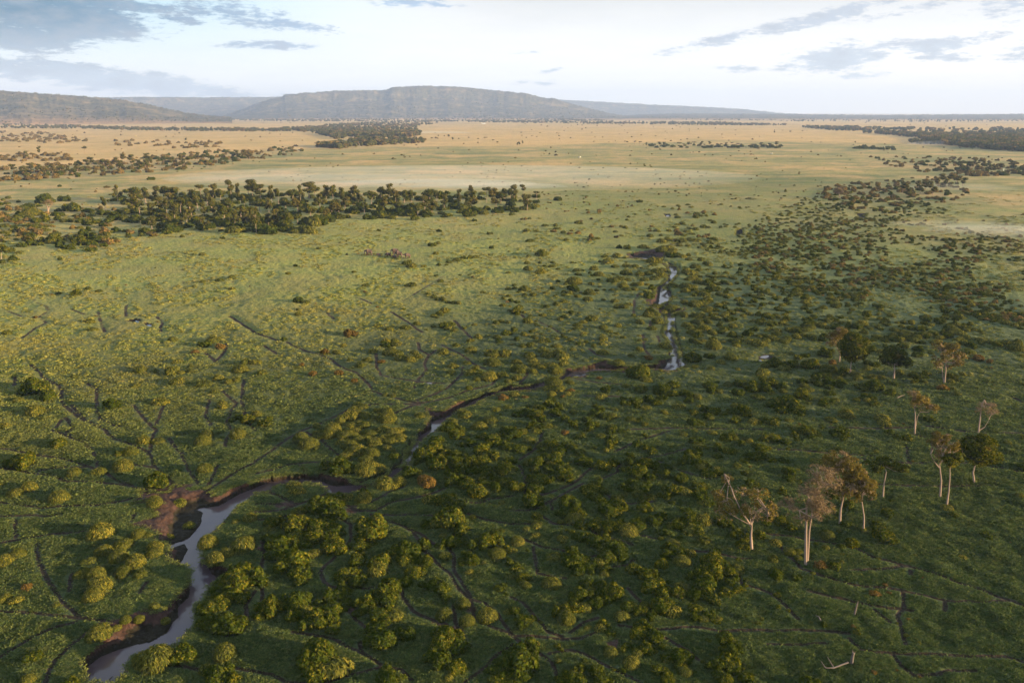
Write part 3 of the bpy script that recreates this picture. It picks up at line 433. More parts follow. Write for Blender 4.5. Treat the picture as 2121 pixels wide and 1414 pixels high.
def wiggle(P, amp, step, k, closed=False):
    """subdivide a traced line and give it small natural wiggles"""
    out_ = []; n = len(P)
    for i in range(n if closed else n - 1):
        a, b = P[i], P[(i + 1) % n]; m_ = max(1, int(np.linalg.norm(b - a) / step))
        for q in range(m_): out_.append(a + (b - a) * q / m_)
    if not closed: out_.append(P[-1])
    out_ = np.array(out_)
    out_[:, 0] += (fbm(out_[:, 0] + 50 * k, out_[:, 1], 3.0, 2, 1) - .5) * amp * 2; out_[:, 1] += (fbm(out_[:, 0], out_[:, 1] + 70 * k, 3.0, 2, 4) - .5) * amp * 2
    return out_
def segs_of(P, closed=False):
    n = len(P); return [(P[i], P[(i + 1) % n]) for i in range(n if closed else n - 1)]
def inside(P, x, y):
    r = np.zeros(x.shape, bool)
    n = len(P)
    for i in range(n):
        x1, y1 = P[i]; x2, y2 = P[(i + 1) % n]
        if y1 == y2: continue
        c_ = (y1 > y) != (y2 > y)
        r ^= c_ & (x < (x2 - x1) * (y - y1) / (y2 - y1) + x1)
    return r
WL = -2.0
RL = polyw(CH_L); RRm = polyw(CH_R)
rim = wiggle(np.concatenate([RL, RRm[::-1]]), 0.45, 1.5, 1, True)
WLp = polyw(W_L, WL)
ra_pts = polyw([('A', W_RA)], WL)
r0 = polyw([CH_R[0]], WL); r0 = np.concatenate([r0[:13], ra_pts])
wr = np.concatenate([r0] + [polyw([c], WL) for c in CH_R[1:4]] + [polyw([('N', "1340,1330 1335,1250 1335,1175 1300,1130 1240,1100 1320,1060 1300,1000 1260,965 1340,890 1385,840 1380,790 1280,770 1230,745 1110,735")], WL)])
wpoly = wiggle(np.concatenate([WLp, wr[::-1]]), 0.35, 1.5, 2, True)
BIG = 1e3
dr = np.full(X.shape, BIG); seg_field(segs_of(rim, True), 14.0, dr)
dw = np.full(X.shape, BIG); seg_field(segs_of(wpoly, True), 14.0, dw)
near_i = rr < 560
inr = np.zeros(X.shape, bool); inw = np.zeros(X.shape, bool)
jj = (azs > -41.9) & (azs < 41.9)
sub = np.ix_(near_i, jj)
inr[sub] = inside(rim, X[sub], Yg[sub]); inw[sub] = inside(wpoly, X[sub], Yg[sub])
dd_ = np.hypot(X, Yg); inw |= (dw < np.clip((dd_ - 115) * .010, 0, .9)); inr |= inw & (dr < 6); inr |= (dr < np.clip((dd_ - 150) * .006, 0, .9))
# trails worn by animals
tr = np.full(X.shape, BIG); tsegs = []
for k_, (tt_, s) in enumerate(TRAIL.items()):
    for q, line in enumerate(s.split(';')):
        P = np.array([G(x, y)[:2] for x, y in parse(tt_, line)])
        tsegs += segs_of(wiggle(P, 0.35, 1.6, k_ * 7 + q))
seg_field(tsegs, 2.5, tr)
dist = np.hypot(X, Yg)
trw = 0.26 + dist ** 2 * 0.52e-5                       # faint far trails merge into wider hollows
trk = np.clip(1.5 - tr / trw, 0, 1) * np.clip(1.3 - dist / 430, .22, 1) * (0.75 + .25 * (fbm(X, Yg, 6.0, 2, 2) > .42))
dry, gold, lush = zone(X, Yg)
amp = np.clip(1.15 - dist / 900.0, 0.25, 1.0)
hum = (fbm(X, Yg, 2.6, 3, 1) - .5) * 1.0 * amp + (fbm(X, Yg, 14.0, 2, 4) - .5) * 1.1 + (fbm(X, Yg, 0.8, 2, 5) - .5) * .35 * np.clip(1.3 - dist / 260, 0, 1)
hum += (fbm(X, Yg, 90.0, 2, 6) - .5) * 1.5 * np.clip(dist / 400, 0.2, 1)
Z = hum.copy()
# grass leans over the bank rim
edge = np.clip(1.25 - dr / 6.0, 0, 1) * (~inr)
Z = Z * (1 - edge * .8) - edge * .12
Z = Z * (1 - .75 * np.clip(1.3 - tr / 2.2, 0, 1)) - np.clip(1.3 - tr / 2.2, 0, 1) * .1 - .15 * trk
soil = np.clip(trk * 1.3, 0, 1); wet = np.clip(trk * 1.2, 0, .85)  # trails: dark soil with shade put into its colour, not damp
tc = dw / (dw + dr + 1e-6)
bank = WL + (0.0 - WL) * (np.clip((tc - 0.08) / 0.92, 0, 1) ** 1.15)
step = np.clip((tc - .55) / .25, 0, 1); bank = np.where(dw + dr > 5, WL + .35 + (-WL - .35) * np.clip(step * .9 + tc * .1, 0, 1) - .3 * (1 - np.clip(tc * 4, 0, 1)), bank)
bank += (fbm(X, Yg, 1.6, 3, 3) - .5) * .5 * np.clip(tc * 3, 0, 1) * np.clip((1 - tc) * 3, 0, 1)
Zc = np.where(inw, WL - 0.25 - .8 * np.clip(dw / 2.0, 0, 1), bank)
Z = np.where(inr, np.minimum(Zc, Z), Z)
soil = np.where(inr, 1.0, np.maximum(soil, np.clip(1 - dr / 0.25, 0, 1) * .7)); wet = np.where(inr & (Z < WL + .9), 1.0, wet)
# bare trampled ground around the big mud flat and trail crossings
for (t_, x, y, r_) in [('E', 1330, 1250, 4.5), ('E', 1470, 1200, 4.0), ('E', 1200, 1290, 3.5), ('F', 1340, 510, 2.5), ('F', 800, 1385, 2.5), ('B', 40, 270, 3.0), ('F', 250, 1340, 3.0), ('B', 1790, 790, 1.5), ('B', 1650, 980, 2.0), ('G', 895, 1030, 2.0), ('B', 780, 780, 2.0), ('A', 900, 900, 2.0), ('C', 850, 1090, 1.6)]:
    c_ = G(*px(t_, x, y)); k_ = np.clip(1.3 - np.hypot(X - c_[0], Yg - c_[1]) / r_, 0, 1) * fbm(X, Yg, 1.5, 3, 2)
    soil = np.maximum(soil, np.clip(k_ * 1.4, 0, 1))
pit_d = []
for (t_, s, dep) in PITS:
    P = wiggle(np.array([G(x, y)[:2] for x, y in parse(t_, s)]), .5, 1.5, 5, True)
    F_ = np.full(X.shape, BIG); seg_field(segs_of(P, True), 6.0, F_)
    si = np.ix_(rr < 1100, jj); ii = np.zeros(X.shape, bool); ii[si] = inside(P, X[si], Yg[si])
    Z = np.where(ii, np.minimum(Z, -dep * np.clip(F_ / 1.0, 0, 1)), Z); soil = np.where(ii, 1.0, soil); wet = np.where(ii, 1.0, wet)
    pit_d.append(P)
# far land: long low swells, dark scrub belts
scrub = np.zeros_like(Z)
far = np.clip((dist - 5000) / 6000, 0, 1); scrub = far * np.clip((fbm(X, Yg * 2.5, 2200.0, 3, 2) - .42) * 6, 0, 1) * .9
Z += far * (fbm(X, Yg, 5000.0, 2, 1) - .5) * 16
V = np.stack([X, Yg, Z], -1).reshape(-1, 3)
i = np.arange(NR - 1)[:, None] * NA; j = np.arange(NA)[None]; k = (j + 1) % NA
Fq = np.stack([i + j, i + k, i + NA + k, i + NA + j], -1).reshape(-1, 4)[:, ::-1]
Fq = np.concatenate([Fq]); capV = np.array([[0, 0, 0.0]])
V = np.concatenate([V, capV]); capF = np.stack([np.arange(NA), np.full(NA, len(V) - 1), (np.arange(NA) + 1) % NA], 1)
e1 = lambda a, v=0.0: np.append(a.ravel(), v)
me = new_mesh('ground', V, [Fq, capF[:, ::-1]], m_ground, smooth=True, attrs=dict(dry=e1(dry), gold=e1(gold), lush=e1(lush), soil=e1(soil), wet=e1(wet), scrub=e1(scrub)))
ground = tag(obj('ground', me), kind='structure')
def gz(x, y):
    """height of the ground at a point"""
    r_ = hypot(x, y); a_ = math.degrees(atan2(x, y)); i_ = min(max(np.searchsorted(rr, r_), 1), NR - 1); j_ = min(max(np.searchsorted(azs, a_), 1), NA - 1)
    return float(Z[i_, j_] * .5 + Z[i_ - 1, j_ - 1] * .5)
def gidx(x, y):
    return np.clip(np.searchsorted(rr, np.hypot(x, y)), 1, NR - 1), np.clip(np.searchsorted(azs, np.degrees(np.arctan2(x, y))), 1, NA - 1)

# water: murky brown stream that mirrors the sky
m_water, t, out = mat('muddy_water')
b = t.node('ShaderNodeBsdfPrincipled'); pos = t.node('ShaderNodeNewGeometry').outputs['Position']
t.l.new(t.mix(t.mr(t.noise(pos, 0.12, 3.0), 0.35, 0.65), (0.060, 0.045, 0.055), (0.085, 0.062, 0.060)), b.inputs['Base Color'])
b.inputs['Roughness'].default_value = 0.05; b.inputs['IOR'].default_value = 1.36; b.inputs['Specular IOR Level'].default_value = 0.75
bp = t.node('ShaderNodeBump'); bp.inputs['Strength'].default_value = 0.12; bp.inputs['Distance'].default_value = 0.1
sv = t.vmath('MULTIPLY', pos, (1.0, 2.2, 1.0)); t.l.new(t.noise(sv, 1.6, 3.0, 0.6), bp.inputs['Height'])
t.l.new(bp.outputs[0], b.inputs['Normal']); t.l.new(b.outputs[0], out.inputs[0])
ctr = np.concatenate([RL, RRm]); x0, y0 = ctr.min(0) - 6; x1, y1 = ctr.max(0) + 6
# a thin winding sheet following the bed (a strip between the two rims, a little wider than the water)
nL, nR_ = len(RL), len(RRm)
def resample(P, n):
    s_ = np.concatenate([[0], np.cumsum(np.linalg.norm(np.diff(P, axis=0), axis=1))]); q = np.linspace(0, s_[-1], n)
    return np.stack([np.interp(q, s_, P[:, 0]), np.interp(q, s_, P[:, 1])], 1)
gx = np.arange(x0, x1, 2.0); gy = np.arange(y0, y1, 2.0); GX, GY = np.meshgrid(gx, gy, indexing='ij')
rimin = inside(rim, GX, GY) | inside(wpoly, GX, GY)
keep = rimin.copy()
for sx_ in (-1, 0, 1):
    for sy_ in (-1, 0, 1): keep |= np.roll(np.roll(rimin, sx_, 0), sy_, 1)
cells = keep[:-1, :-1] | keep[1:, :-1] | keep[1:, 1:] | keep[:-1, 1:]
ii_, jj_ = np.nonzero(cells); ny = len(gy)
Fw = np.stack([ii_ * ny + jj_, (ii_ + 1) * ny + jj_, (ii_ + 1) * ny + jj_ + 1, ii_ * ny + jj_ + 1], 1)
me = new_mesh('water', np.stack([GX.ravel(), GY.ravel(), np.full(GX.size, WL)], 1), Fw, m_water)
tag(obj('water', me), kind='structure')
for q, (t_, x, y, w, h_) in enumerate(PONDS):
    th = np.linspace(0, 2 * pi, 28, endpoint=False); rs = np.random.RandomState(q)
    rad = 1 + .25 * np.sin(th * 2 + q) + .15 * np.sin(th * 3 + 2 * q) + rs.uniform(-.05, .05, 28)
    P = np.array([G(*px(t_, x + w * cos(a) * r_, y + h_ * sin(a) * r_)) for a, r_ in zip(th, rad)])
    c_ = P.mean(0); zz = min(gz(c_[0], c_[1]) + .12, 0.3) if q in (3, 4, 5, 6) else -.22
    P[:, 2] = zz; Vv = np.concatenate([P, [[c_[0], c_[1], zz]]])
    tag(obj('pond_water', new_mesh('pond_water', Vv, np.stack([np.arange(28), (np.arange(28) + 1) % 28, np.full(28, 28)], 1)[:, ::-1], m_water)), kind='structure')

# ------------------------------------------------------------------ escarpment and hills
m_hill, t, out = mat('scrub_covered_hillside')
pos = t.node('ShaderNodeNewGeometry').outputs['Position']; up = t.attr('up'); tn = t.attr('tan')
n1 = t.noise(pos, 0.006, 6.0, 0.7); n2 = t.noise(pos, 0.03, 4.0, 0.75)
c = t.mix(t.mr(n2, 0.42, 0.6), (0.030, 0.040, 0.026), (0.115, 0.095, 0.055))
c = t.mix(t.mr(n1, 0.5, 0.66), c, (0.20, 0.150, 0.085))
c2 = t.mix(t.mr(n2, 0.5, 0.7), (0.46, 0.27, 0.13), (0.08, 0.07, 0.035))
c = t.mix(t.math('MULTIPLY', tn, t.mr(n1, 0.3, 0.55, 0.5, 1.0)), c, c2)
b = t.node('ShaderNodeBsdfDiffuse'); t.l.new(c, b.inputs[0]); bp = t.node('ShaderNodeBump'); bp.inputs['Distance'].default_value = 14.0; bp.inputs['Strength'].default_value = .8
t.l.new(n2, bp.inputs['Height']); t.l.new(bp.outputs[0], b.inputs['Normal']); t.l.new(b.outputs[0], out.inputs[0])
def ridge(tops, d0, d1, seed, tanlow=0.4, spur=0.25, cliff=0.2, back=2500, step=2.5):
    tops = np.array(tops, float); xs = np.arange(tops[0, 0], tops[-1, 0] + 1, step)
    yt = np.interp(xs, tops[:, 0], tops[:, 1]) - (vn[seed](xs / 9.0, xs * 0) - .5) * .9 - (vn[seed + 1](xs / 3.0, xs * 0) - .5) * .7
    S = np.concatenate([np.linspace(0, 1, 34), [1.03, 1.08, 1.2, 1.35]]); n = len(xs); Vv = np.zeros((n, len(S), 3)); U = np.zeros((n, len(S))); T = np.zeros((n, len(S)))
    for i_, x in enumerate(xs):
        d = ray(x, yt[i_]); azx = atan2(d[0], d[1]); slope = d[2] / hypot(d[0], d[1]); H = max(CH + slope * d1, 0.5)
        sp = 0.0
        for k_, (lam, am) in enumerate([(0.060, 1.0), (0.024, .6), (0.0085, .45)]): sp += am * (vn[seed](azx / lam + 40 * k_, np.array(3.3 * k_)) - .5)
        for j_, s_ in enumerate(S):
            bulge = spur * sp * sin(min(s_, 1) * pi) * 1.0
            f = min(s_, 1.0); f = max(0, min(1, f + bulge * .5))
            prof = (1 - cliff) * f ** 1.55 + cliff * max(0, min(1, (f - .86) / .08))
            if s_ >= 1: prof = 1.0 if s_ < 1.2 else (.9 if s_ < 1.3 else 0.0)
            r_ = d0 + (d1 - d0) * min(s_, 1) + (s_ - 1 if s_ > 1 else 0) * back / .35
            z_ = H * prof + (0 if 0.99 < s_ < 1.1 else (vn[seed + 1](np.array(azx * 420), np.array(s_ * 23)) - .5) * .03 * H)
            Vv[i_, j_] = (r_ * sin(azx), r_ * cos(azx), max(z_, -6) - (6 if s_ == 0 else 0)); U[i_, j_] = f; T[i_, j_] = max(0, 1 - f / tanlow) if tanlow else 0
    m_ = len(S); a = np.arange(n - 1)[:, None] * m_; b_ = np.arange(m_ - 1)[None]
    F_ = np.stack([a + b_, a + b_ + 1, a + m_ + b_ + 1, a + m_ + b_], -1).reshape(-1, 4)[:, ::-1]
    o = obj('hills', new_mesh('hills', Vv.reshape(-1, 3), F_, m_hill, smooth=True, attrs=dict(up=U.ravel(), tan=T.ravel())))
    tag(o, kind='structure'); return Vv, S
R_back = ridge([(205, 202), (300, 201), (400, 202), (560, 201), (640, 200), (700, 205)], 13500, 16500, 0, 0.0, .4, .25)
R_right = ridge([(1120, 204), (1180, 208), (1250, 211), (1350, 217), (1450, 221), (1540, 226), (1600, 233), (1665, 237.5)], 16500, 19000, 1, 0.0, .3, .2)
R_mesa = ridge([(455, 243), (480, 235), (505, 226), (530, 216), (560, 206), (584, 200), (590, 196), (630, 193), (700, 188.5), (800, 187), (812, 181), (880, 178), (950, 180), (1050, 190), (1090, 194), (1125, 203), (1150, 205), (1175, 213), (1215, 224), (1260, 235), (1310, 243)], 9800, 12200, 2, 0.14, .30, .22)
R_low = ridge([(1290, 240), (1330, 237.5), (1400, 235.6), (1590, 236.4), (1800, 238.6), (2000, 237.4), (2300, 235)], 9500, 13500, 3, 0.3, .2, 0.0)
R_left = ridge([(-260, 176), (-100, 182), (0, 188), (60, 193), (150, 198), (250, 207), (300, 216), (350, 227), (380, 234), (420, 239), (480, 243.5)], 6200, 8200, 4, 0.45, .4, .08)
# ------------------------------------------------------------------ plants: prototypes
def shell_pts(rs, lobes, n, zmin=0.0, inner=0.8, vol=0.15):
    """random points near the outside of a union of ellipsoids, with outward normals"""
    L = np.array(lobes, float)            # x y z rx ry rz
    w = (L[:, 3] * L[:, 5]) ** 1.0; idx = rs.choice(len(L), size=n * 3, p=w / w.sum())
    d = unit(rs.normal(size=(n * 3, 3))); d[:, 2] = np.where(rs.rand(n * 3) < .7, np.abs(d[:, 2]), d[:, 2])
    s = np.where(rs.rand(n * 3) < vol, rs.uniform(.4, 1, n * 3), rs.uniform(.88, 1.06, n * 3))[:, None]
    P = L[idx, :3] + d * L[idx, 3:6] * s; N = unit(d / L[idx, 3:6])
    ok = P[:, 2] > zmin
    for l in range(len(L)):
        q = (((P - L[l, :3]) / L[l, 3:6]) ** 2).sum(1); ok &= ~((q < inner ** 2) & (idx != l))
    k = np.nonzero(ok)[0][:n]; return P[k], N[k]
def bush_mesh(name, kind, seed, nleaf, leaf, mat_):
    rs = np.random.RandomState(seed); lobes = []
    if kind == 'L':
        nl = rs.randint(6, 11)
        for q in range(nl):
            a = rs.uniform(0, 2 * pi); r_ = sqrt(rs.uniform(0, 1)) * .66; s = rs.uniform(.24, .42) * (1.15 - .45 * r_)
            lobes.append((r_ * cos(a) * 1.05, r_ * sin(a) * .95, rs.uniform(.15, .62) * (1.1 - r_), s, s, s * rs.uniform(.85, 1.15)))
        lobes.append((0, 0, .22, .66, .62, .40)); lobes += [(l[0] + rs.uniform(-.25, .25), l[1] + rs.uniform(-.25, .25), l[2] + rs.uniform(0, .25), .13, .13, .15) for l in lobes[:nl]]
    else:
        lobes.append((0, 0, .05, .92, .86, .66)); nl = rs.randint(2, 5)
        for q in range(nl):
            a = rs.uniform(0, 2 * pi); r_ = rs.uniform(.3, .62); s = rs.uniform(.3, .5)
            lobes.append((r_ * cos(a), r_ * sin(a), rs.uniform(.1, .3), s, s, s * .95))
    b = MB()
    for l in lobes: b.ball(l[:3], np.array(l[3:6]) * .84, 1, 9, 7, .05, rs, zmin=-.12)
    P, N = shell_pts(rs, lobes, nleaf, -.03)
    if kind == 'L':
        NN = unit(N + rs.normal(size=N.shape) * .55); V, F = quads(P, NN, leaf * rs.uniform(.7, 1.35, len(P)), leaf * .62 * rs.uniform(.7, 1.3, len(P)), rs)
    else:
        NN = unit(N + rs.normal(size=N.shape) * .35); down = np.array([0, 0, -1.0]) + N * .35
        V, F = quads(P, NN, leaf * 1.5 * rs.uniform(.7, 1.4, len(P)), leaf * .42, rs, up=down)
    b.add(V, F, 0)
    return b.mesh(name, [mat_, M_dark])
PROTO = {}
for q in range(8): PROTO[('L', 0, q)] = bush_mesh('bush', 'L', 100 + q, 1500, .085, M_leafy)
for q in range(5): PROTO[('D', 0, q)] = bush_mesh('bush', 'D', 200 + q, 1500, .070, M_dome)
for q in range(2): PROTO[('R', 0, q)] = bush_mesh('bush', 'D' if q else 'L', 300 + q, 1500, .07, M_rust)
for q in range(5): PROTO[('L', 1, q)] = bush_mesh('bush', 'L', 400 + q, 520, .115, M_leafy)
for q in range(4): PROTO[('D', 1, q)] = bush_mesh('bush', 'D', 500 + q, 460, .11, M_dome)
for q in range(2): PROTO[('R', 1, q)] = bush_mesh('bush', 'L', 600 + q, 420, .12, M_rust)
for q in range(4): PROTO[('S', 1, q)] = bush_mesh('bush', 'L', 700 + q, 300, .15, M_scrub)
NV = {('L', 0): 8, ('D', 0): 5, ('R', 0): 2, ('L', 1): 5, ('D', 1): 4, ('R', 1): 2, ('S', 1): 4}

def scatter(name, protos, P, S, RZ, IDX, label=None, attrs=None, flat=None, kind='stuff'):
    """ONE object: protos (mesh datablocks) placed on points by geometry nodes"""
    col = bpy.data.collections.new(name + '_kinds')
    for q, me in enumerate(protos): col.objects.link(bpy.data.objects.new('%s_kind_%02d' % (name, q), me))
    pm = bpy.data.meshes.new(name); pm.vertices.add(len(P)); pm.vertices.foreach_set('co', np.asarray(P, np.float32).ravel())
    S = np.asarray(S, float); S3 = S if S.ndim == 2 else np.stack([S, S, S if flat is None else S * flat], 1)
    a = pm.attributes.new('sc', 'FLOAT_VECTOR', 'POINT'); a.data.foreach_set('vector', S3.astype(np.float32).ravel())
    a = pm.attributes.new('rot', 'FLOAT_VECTOR', 'POINT'); R_ = np.zeros((len(P), 3), np.float32); R_[:, 2] = RZ; a.data.foreach_set('vector', R_.ravel())
    a = pm.attributes.new('idx', 'INT', 'POINT'); a.data.foreach_set('value', np.asarray(IDX, np.int32))
    for k_, v_ in (attrs or {}).items():
        a = pm.attributes.new(k_, 'FLOAT', 'POINT'); a.data.foreach_set('value', np.asarray(v_, np.float32))
    o = obj(name, pm); ng = bpy.data.node_groups.new(name, 'GeometryNodeTree')
    ng.interface.new_socket('Geometry', in_out='INPUT', socket_type='NodeSocketGeometry'); ng.interface.new_socket('Geometry', in_out='OUTPUT', socket_type='NodeSocketGeometry')
    gi = ng.nodes.new('NodeGroupInput'); go = ng.nodes.new('NodeGroupOutput'); ip = ng.nodes.new('GeometryNodeInstanceOnPoints'); ci = ng.nodes.new('GeometryNodeCollectionInfo')
    m2p = ng.nodes.new('GeometryNodeMeshToPoints')
    ci.inputs['Collection'].default_value = col; ci.inputs['Separate Children'].default_value = True; ci.inputs['Reset Children'].default_value = True
    def na(nm, ty):
        n = ng.nodes.new('GeometryNodeInputNamedAttribute'); n.data_type = ty; n.inputs['Name'].default_value = nm; return n.outputs['Attribute']
    ng.links.new(gi.outputs[0], m2p.inputs[0]); ng.links.new(m2p.outputs[0], ip.inputs['Points']); ng.links.new(ci.outputs[0], ip.inputs['Instance'])
    ip.inputs['Pick Instance'].default_value = True
    ng.links.new(na('idx', 'INT'), ip.inputs['Instance Index']); ng.links.new(na('rot', 'FLOAT_VECTOR'), ip.inputs['Rotation']); ng.links.new(na('sc', 'FLOAT_VECTOR'), ip.inputs['Scale'])
    ng.links.new(ip.outputs[0], go.inputs[0])
    md = o.modifiers.new('scatter', 'NODES'); md.node_group = ng
    tag(o, label=label, kind=kind); return o

# ------------------------------------------------------------------ all bushes: traced ones first, then the scrub of the middle distance
rng = np.random.RandomState(7)
B = []                                   # px, py(base), width px, kind, world x, y, radius
def add_bush(x, y, w, kd, traced=True):
    yb = y + w * (.12 if kd == 'D' else .2)
    p = G(x, yb); dep = depth_at(p[1]); r_ = w / FPX * dep * .5
    B.append([x, y, w, kd, p[0], p[1], r_, traced])
for t_, s in BUSH.items():
    for (x, y, w, kd) in parse(t_, s, True): add_bush(x, y, w, kd)
def poly_in(P, x, y): return inside(np.array(P, float), np.array([x]), np.array([y]))[0]
FIELDS = [  # polygon in the photograph, number, width px range, kinds, clumping
    ([(1420, 445), (1560, 425), (1700, 400), (1790, 395), (1960, 420), (1960, 445), (1800, 470), (1640, 500), (1560, 560), (1420, 500)], 560, (6, 11), 'DDDL', .45),
    ([(1560, 470), (1800, 450), (1990, 470), (2200, 520), (2200, 700), (1950, 640), (1720, 620), (1560, 560)], 1500, (7, 15), 'LDLDS', .42),
    ([(1440, 560), (1560, 540), (1720, 600), (1960, 640), (2200, 690), (2200, 716), (1950, 712), (1720, 700), (1560, 712), (1430, 712)], 520, (10, 20), 'LLDD', .42),
    ([(1300, 490), (1440, 470), (1480, 560), (1430, 600), (1380, 500)], 22, (10, 18), 'D', .3),
    ([(1060, 430), (1500, 420), (1500, 500), (1060, 500)], 85, (7, 16), 'DDS', .5),
    ([(1050, 560), (1400, 520), (1400, 712), (1050, 712)], 70, (6, 14), 'DDL', .4),
    ([(700, 480), (1060, 440), (1060, 700), (760, 700)], 25, (4, 9), 'DS', .5),
    ([(0, 560), (700, 520), (700, 712), (0, 712)], 12, (4, 8), 'DS', .4),
    ([(0, 390), (250, 380), (230, 500), (0, 510)], 150, (7, 22), 'SLD', .5),
    ([(225, 405), (400, 395), (640, 400), (900, 398), (1115, 405), (1110, 430), (960, 448), (700, 452), (640, 478), (420, 482), (230, 455)], 420, (13, 27), 'LLLD', .22),
    ([(100, 490), (330, 470), (340, 490), (220, 510), (100, 512)], 40, (10, 22), 'LLS', .2),
    ([(1500, 470), (1700, 440), (2000, 450), (2200, 430), (2200, 520), (1800, 500)], 60, (5, 12), 'S', .4),
    ([(0, 345), (200, 335), (330, 322), (430, 312), (640, 300), (640, 312), (430, 345), (230, 360), (0, 376)], 330, (7, 16), 'SSL', .25),
    ([(0, 318), (130, 318), (160, 330), (0, 332)], 45, (8, 18), 'S', .2),
    ([(230, 288), (460, 293), (450, 306), (230, 304)], 50, (7, 16), 'S', .5),
    ([(0, 272), (110, 274), (190, 292), (110, 296), (0, 292)], 110, (7, 14), 'S', .3),
    ([(1700, 385), (1840, 370), (1990, 360), (2010, 405), (1850, 440), (1720, 430)], 210, (8, 15), 'LSS', .2),
    ([(1790, 322), (1990, 325), (2200, 340), (2200, 362), (1960, 362), (1850, 345)], 200, (7, 13), 'SSL', .3),
    ([(1330, 299), (1620, 301), (1620, 306), (1340, 304)], 55, (6, 14), 'L', .1),
    ([(1770, 303), (1850, 304), (1850, 309), (1770, 308)], 20, (8, 14), 'L', .1),
    ([(0, 240), (2121, 246), (2121, 330), (0, 330)], 300, (2, 5.5), 'S', .5),
    ([(-60, 330), (2180, 330), (2180, 440), (-60, 440)], 380, (2.5, 7), 'SSD', .55),
    ([(1060, 640), (1480, 720), (1600, 900), (1900, 1000), (1500, 1400), (1000, 1400), (900, 1100)], 90, (8, 16), 'DL', .2),
    ([(2121, 560), (2330, 560), (2400, 1200), (2125, 1000)], 60, (14, 28), 'LD', .3),
    ([(-300, 1100), (-5, 900), (-5, 1400), (-300, 1400)], 16, (30, 50), 'LD', .2),
    ([(1500, 900), (2110, 700), (2110, 1400), (1700, 1410)], 60, (5, 11), 'DDR', .3),
]
pond_c = [G(*px(t_, x, y))[:2] for (t_, x, y, w, h_) in PONDS]
occ = [(b_[0], b_[1], b_[2]) for b_ in B]
for fi, (P, n, (w0, w1), kds, cl) in enumerate(FIELDS):
    P = np.array(P, float); lo = P.min(0); hi = P.max(0); got = 0; tries = 0
    big = np.array([o_ for o_ in occ if lo[0] - 40 < o_[0] < hi[0] + 40 and lo[1] - 40 < o_[1] < hi[1] + 40]) if occ else np.zeros((0, 3))
    while got < n and tries < n * 40:
        tries += 1; x, y = rng.uniform(lo[0], hi[0]), rng.uniform(lo[1], hi[1])
        if not poly_in(P, x, y): continue
        wx, wy = G(x, y)[:2]; nz = fbm(wx, wy, 15.0 + hypot(wx, wy) * .035, 3, fi % 5)
        if nz < cl + rng.uniform(-.06, .04) - .02: continue
        if fi in (4, 5, 6, 7, 22) and len(big) and (np.hypot(big[:, 0] - x, (big[:, 1] - y) * 1.6) < (big[:, 2] + w0) * .55).any(): continue
        sc_y = 1.0 + (y - (lo[1] + hi[1]) / 2) / (hi[1] - lo[1] + 1) * .5
        w = min(w1 * 1.3, max(w0 * .6, (w0 + (w1 - w0) * rng.beta(1.4, 2.2)) * sc_y)) * (0.85 + .5 * max(0, nz - cl)); got += 1
        if hypot(wx, wy) > 1200: w = min(w, 11.0 / depth_at(wy) * FPX)
        add_bush(x, y, w, kds[rng.randint(len(kds))], False)
# thickets: smaller bushes crowd between the traced ones right of the river
base_n = len(B)
for b_ in list(B[:base_n]):
    x, y, w, kd = b_[:4]
    if b_[7] and kd == 'L' and x > 400 and y > 780 and not (x > 1560 and y > 900) and rng.rand() < .75:
        for q in range(1 + (w > 30)):
            a = rng.uniform(0, 6.28); add_bush(x + cos(a) * w * .6, y + sin(a) * w * .42, w * rng.uniform(.5, .85), 'L' if rng.rand() < .8 else 'D', False)
for b_ in list(B[:base_n]):
    if b_[7] and b_[3] == 'D' and 655 < b_[0] < 850 and 830 < b_[1] < 1000:
        a = rng.uniform(0, 6.28); add_bush(b_[0] + cos(a) * b_[2] * .6, b_[1] + sin(a) * b_[2] * .4, b_[2] * rng.uniform(.6, .85), 'D', False)
# bushes stand back from the bank edge
_S = np.array([(a[0], a[1], b[0], b[1]) for a, b in segs_of(rim, True)])
def rim_near(x, y):
    ax, ay, bx_, by_ = _S.T; dx, dy = bx_ - ax, by_ - ay; t_ = np.clip(((x - ax) * dx + (y - ay) * dy) / (dx * dx + dy * dy + 1e-9), 0, 1)
    qx, qy = ax + t_ * dx, ay + t_ * dy; d_ = np.hypot(x - qx, y - qy); k_ = d_.argmin(); return d_[k_], qx[k_], qy[k_]
for b_ in B:
    if hypot(b_[4], b_[5]) > 470 or b_[0] < 100: continue
    d_, qx, qy = rim_near(b_[4], b_[5])
    if d_ > b_[6] * 2.2: continue
    i_, j_ = gidx(np.array([b_[4]]), np.array([b_[5]])); ins = bool(inr[i_[0], j_[0]])
    if ins and b_[3] == 'D' and b_[7] and b_[6] < 3.2 and d_ > b_[6] * .8: b_[6] *= .7; continue
    sgn = -1.0 if ins else 1.0; ux, uy = (b_[4] - qx) * sgn, (b_[5] - qy) * sgn; l_ = hypot(ux, uy) + 1e-6; ux /= l_; uy /= l_
    need = b_[6] * (.75 if uy > 0 else 1.5)
    if ins or d_ < need: b_[4], b_[5] = qx + ux * need, qy + uy * need
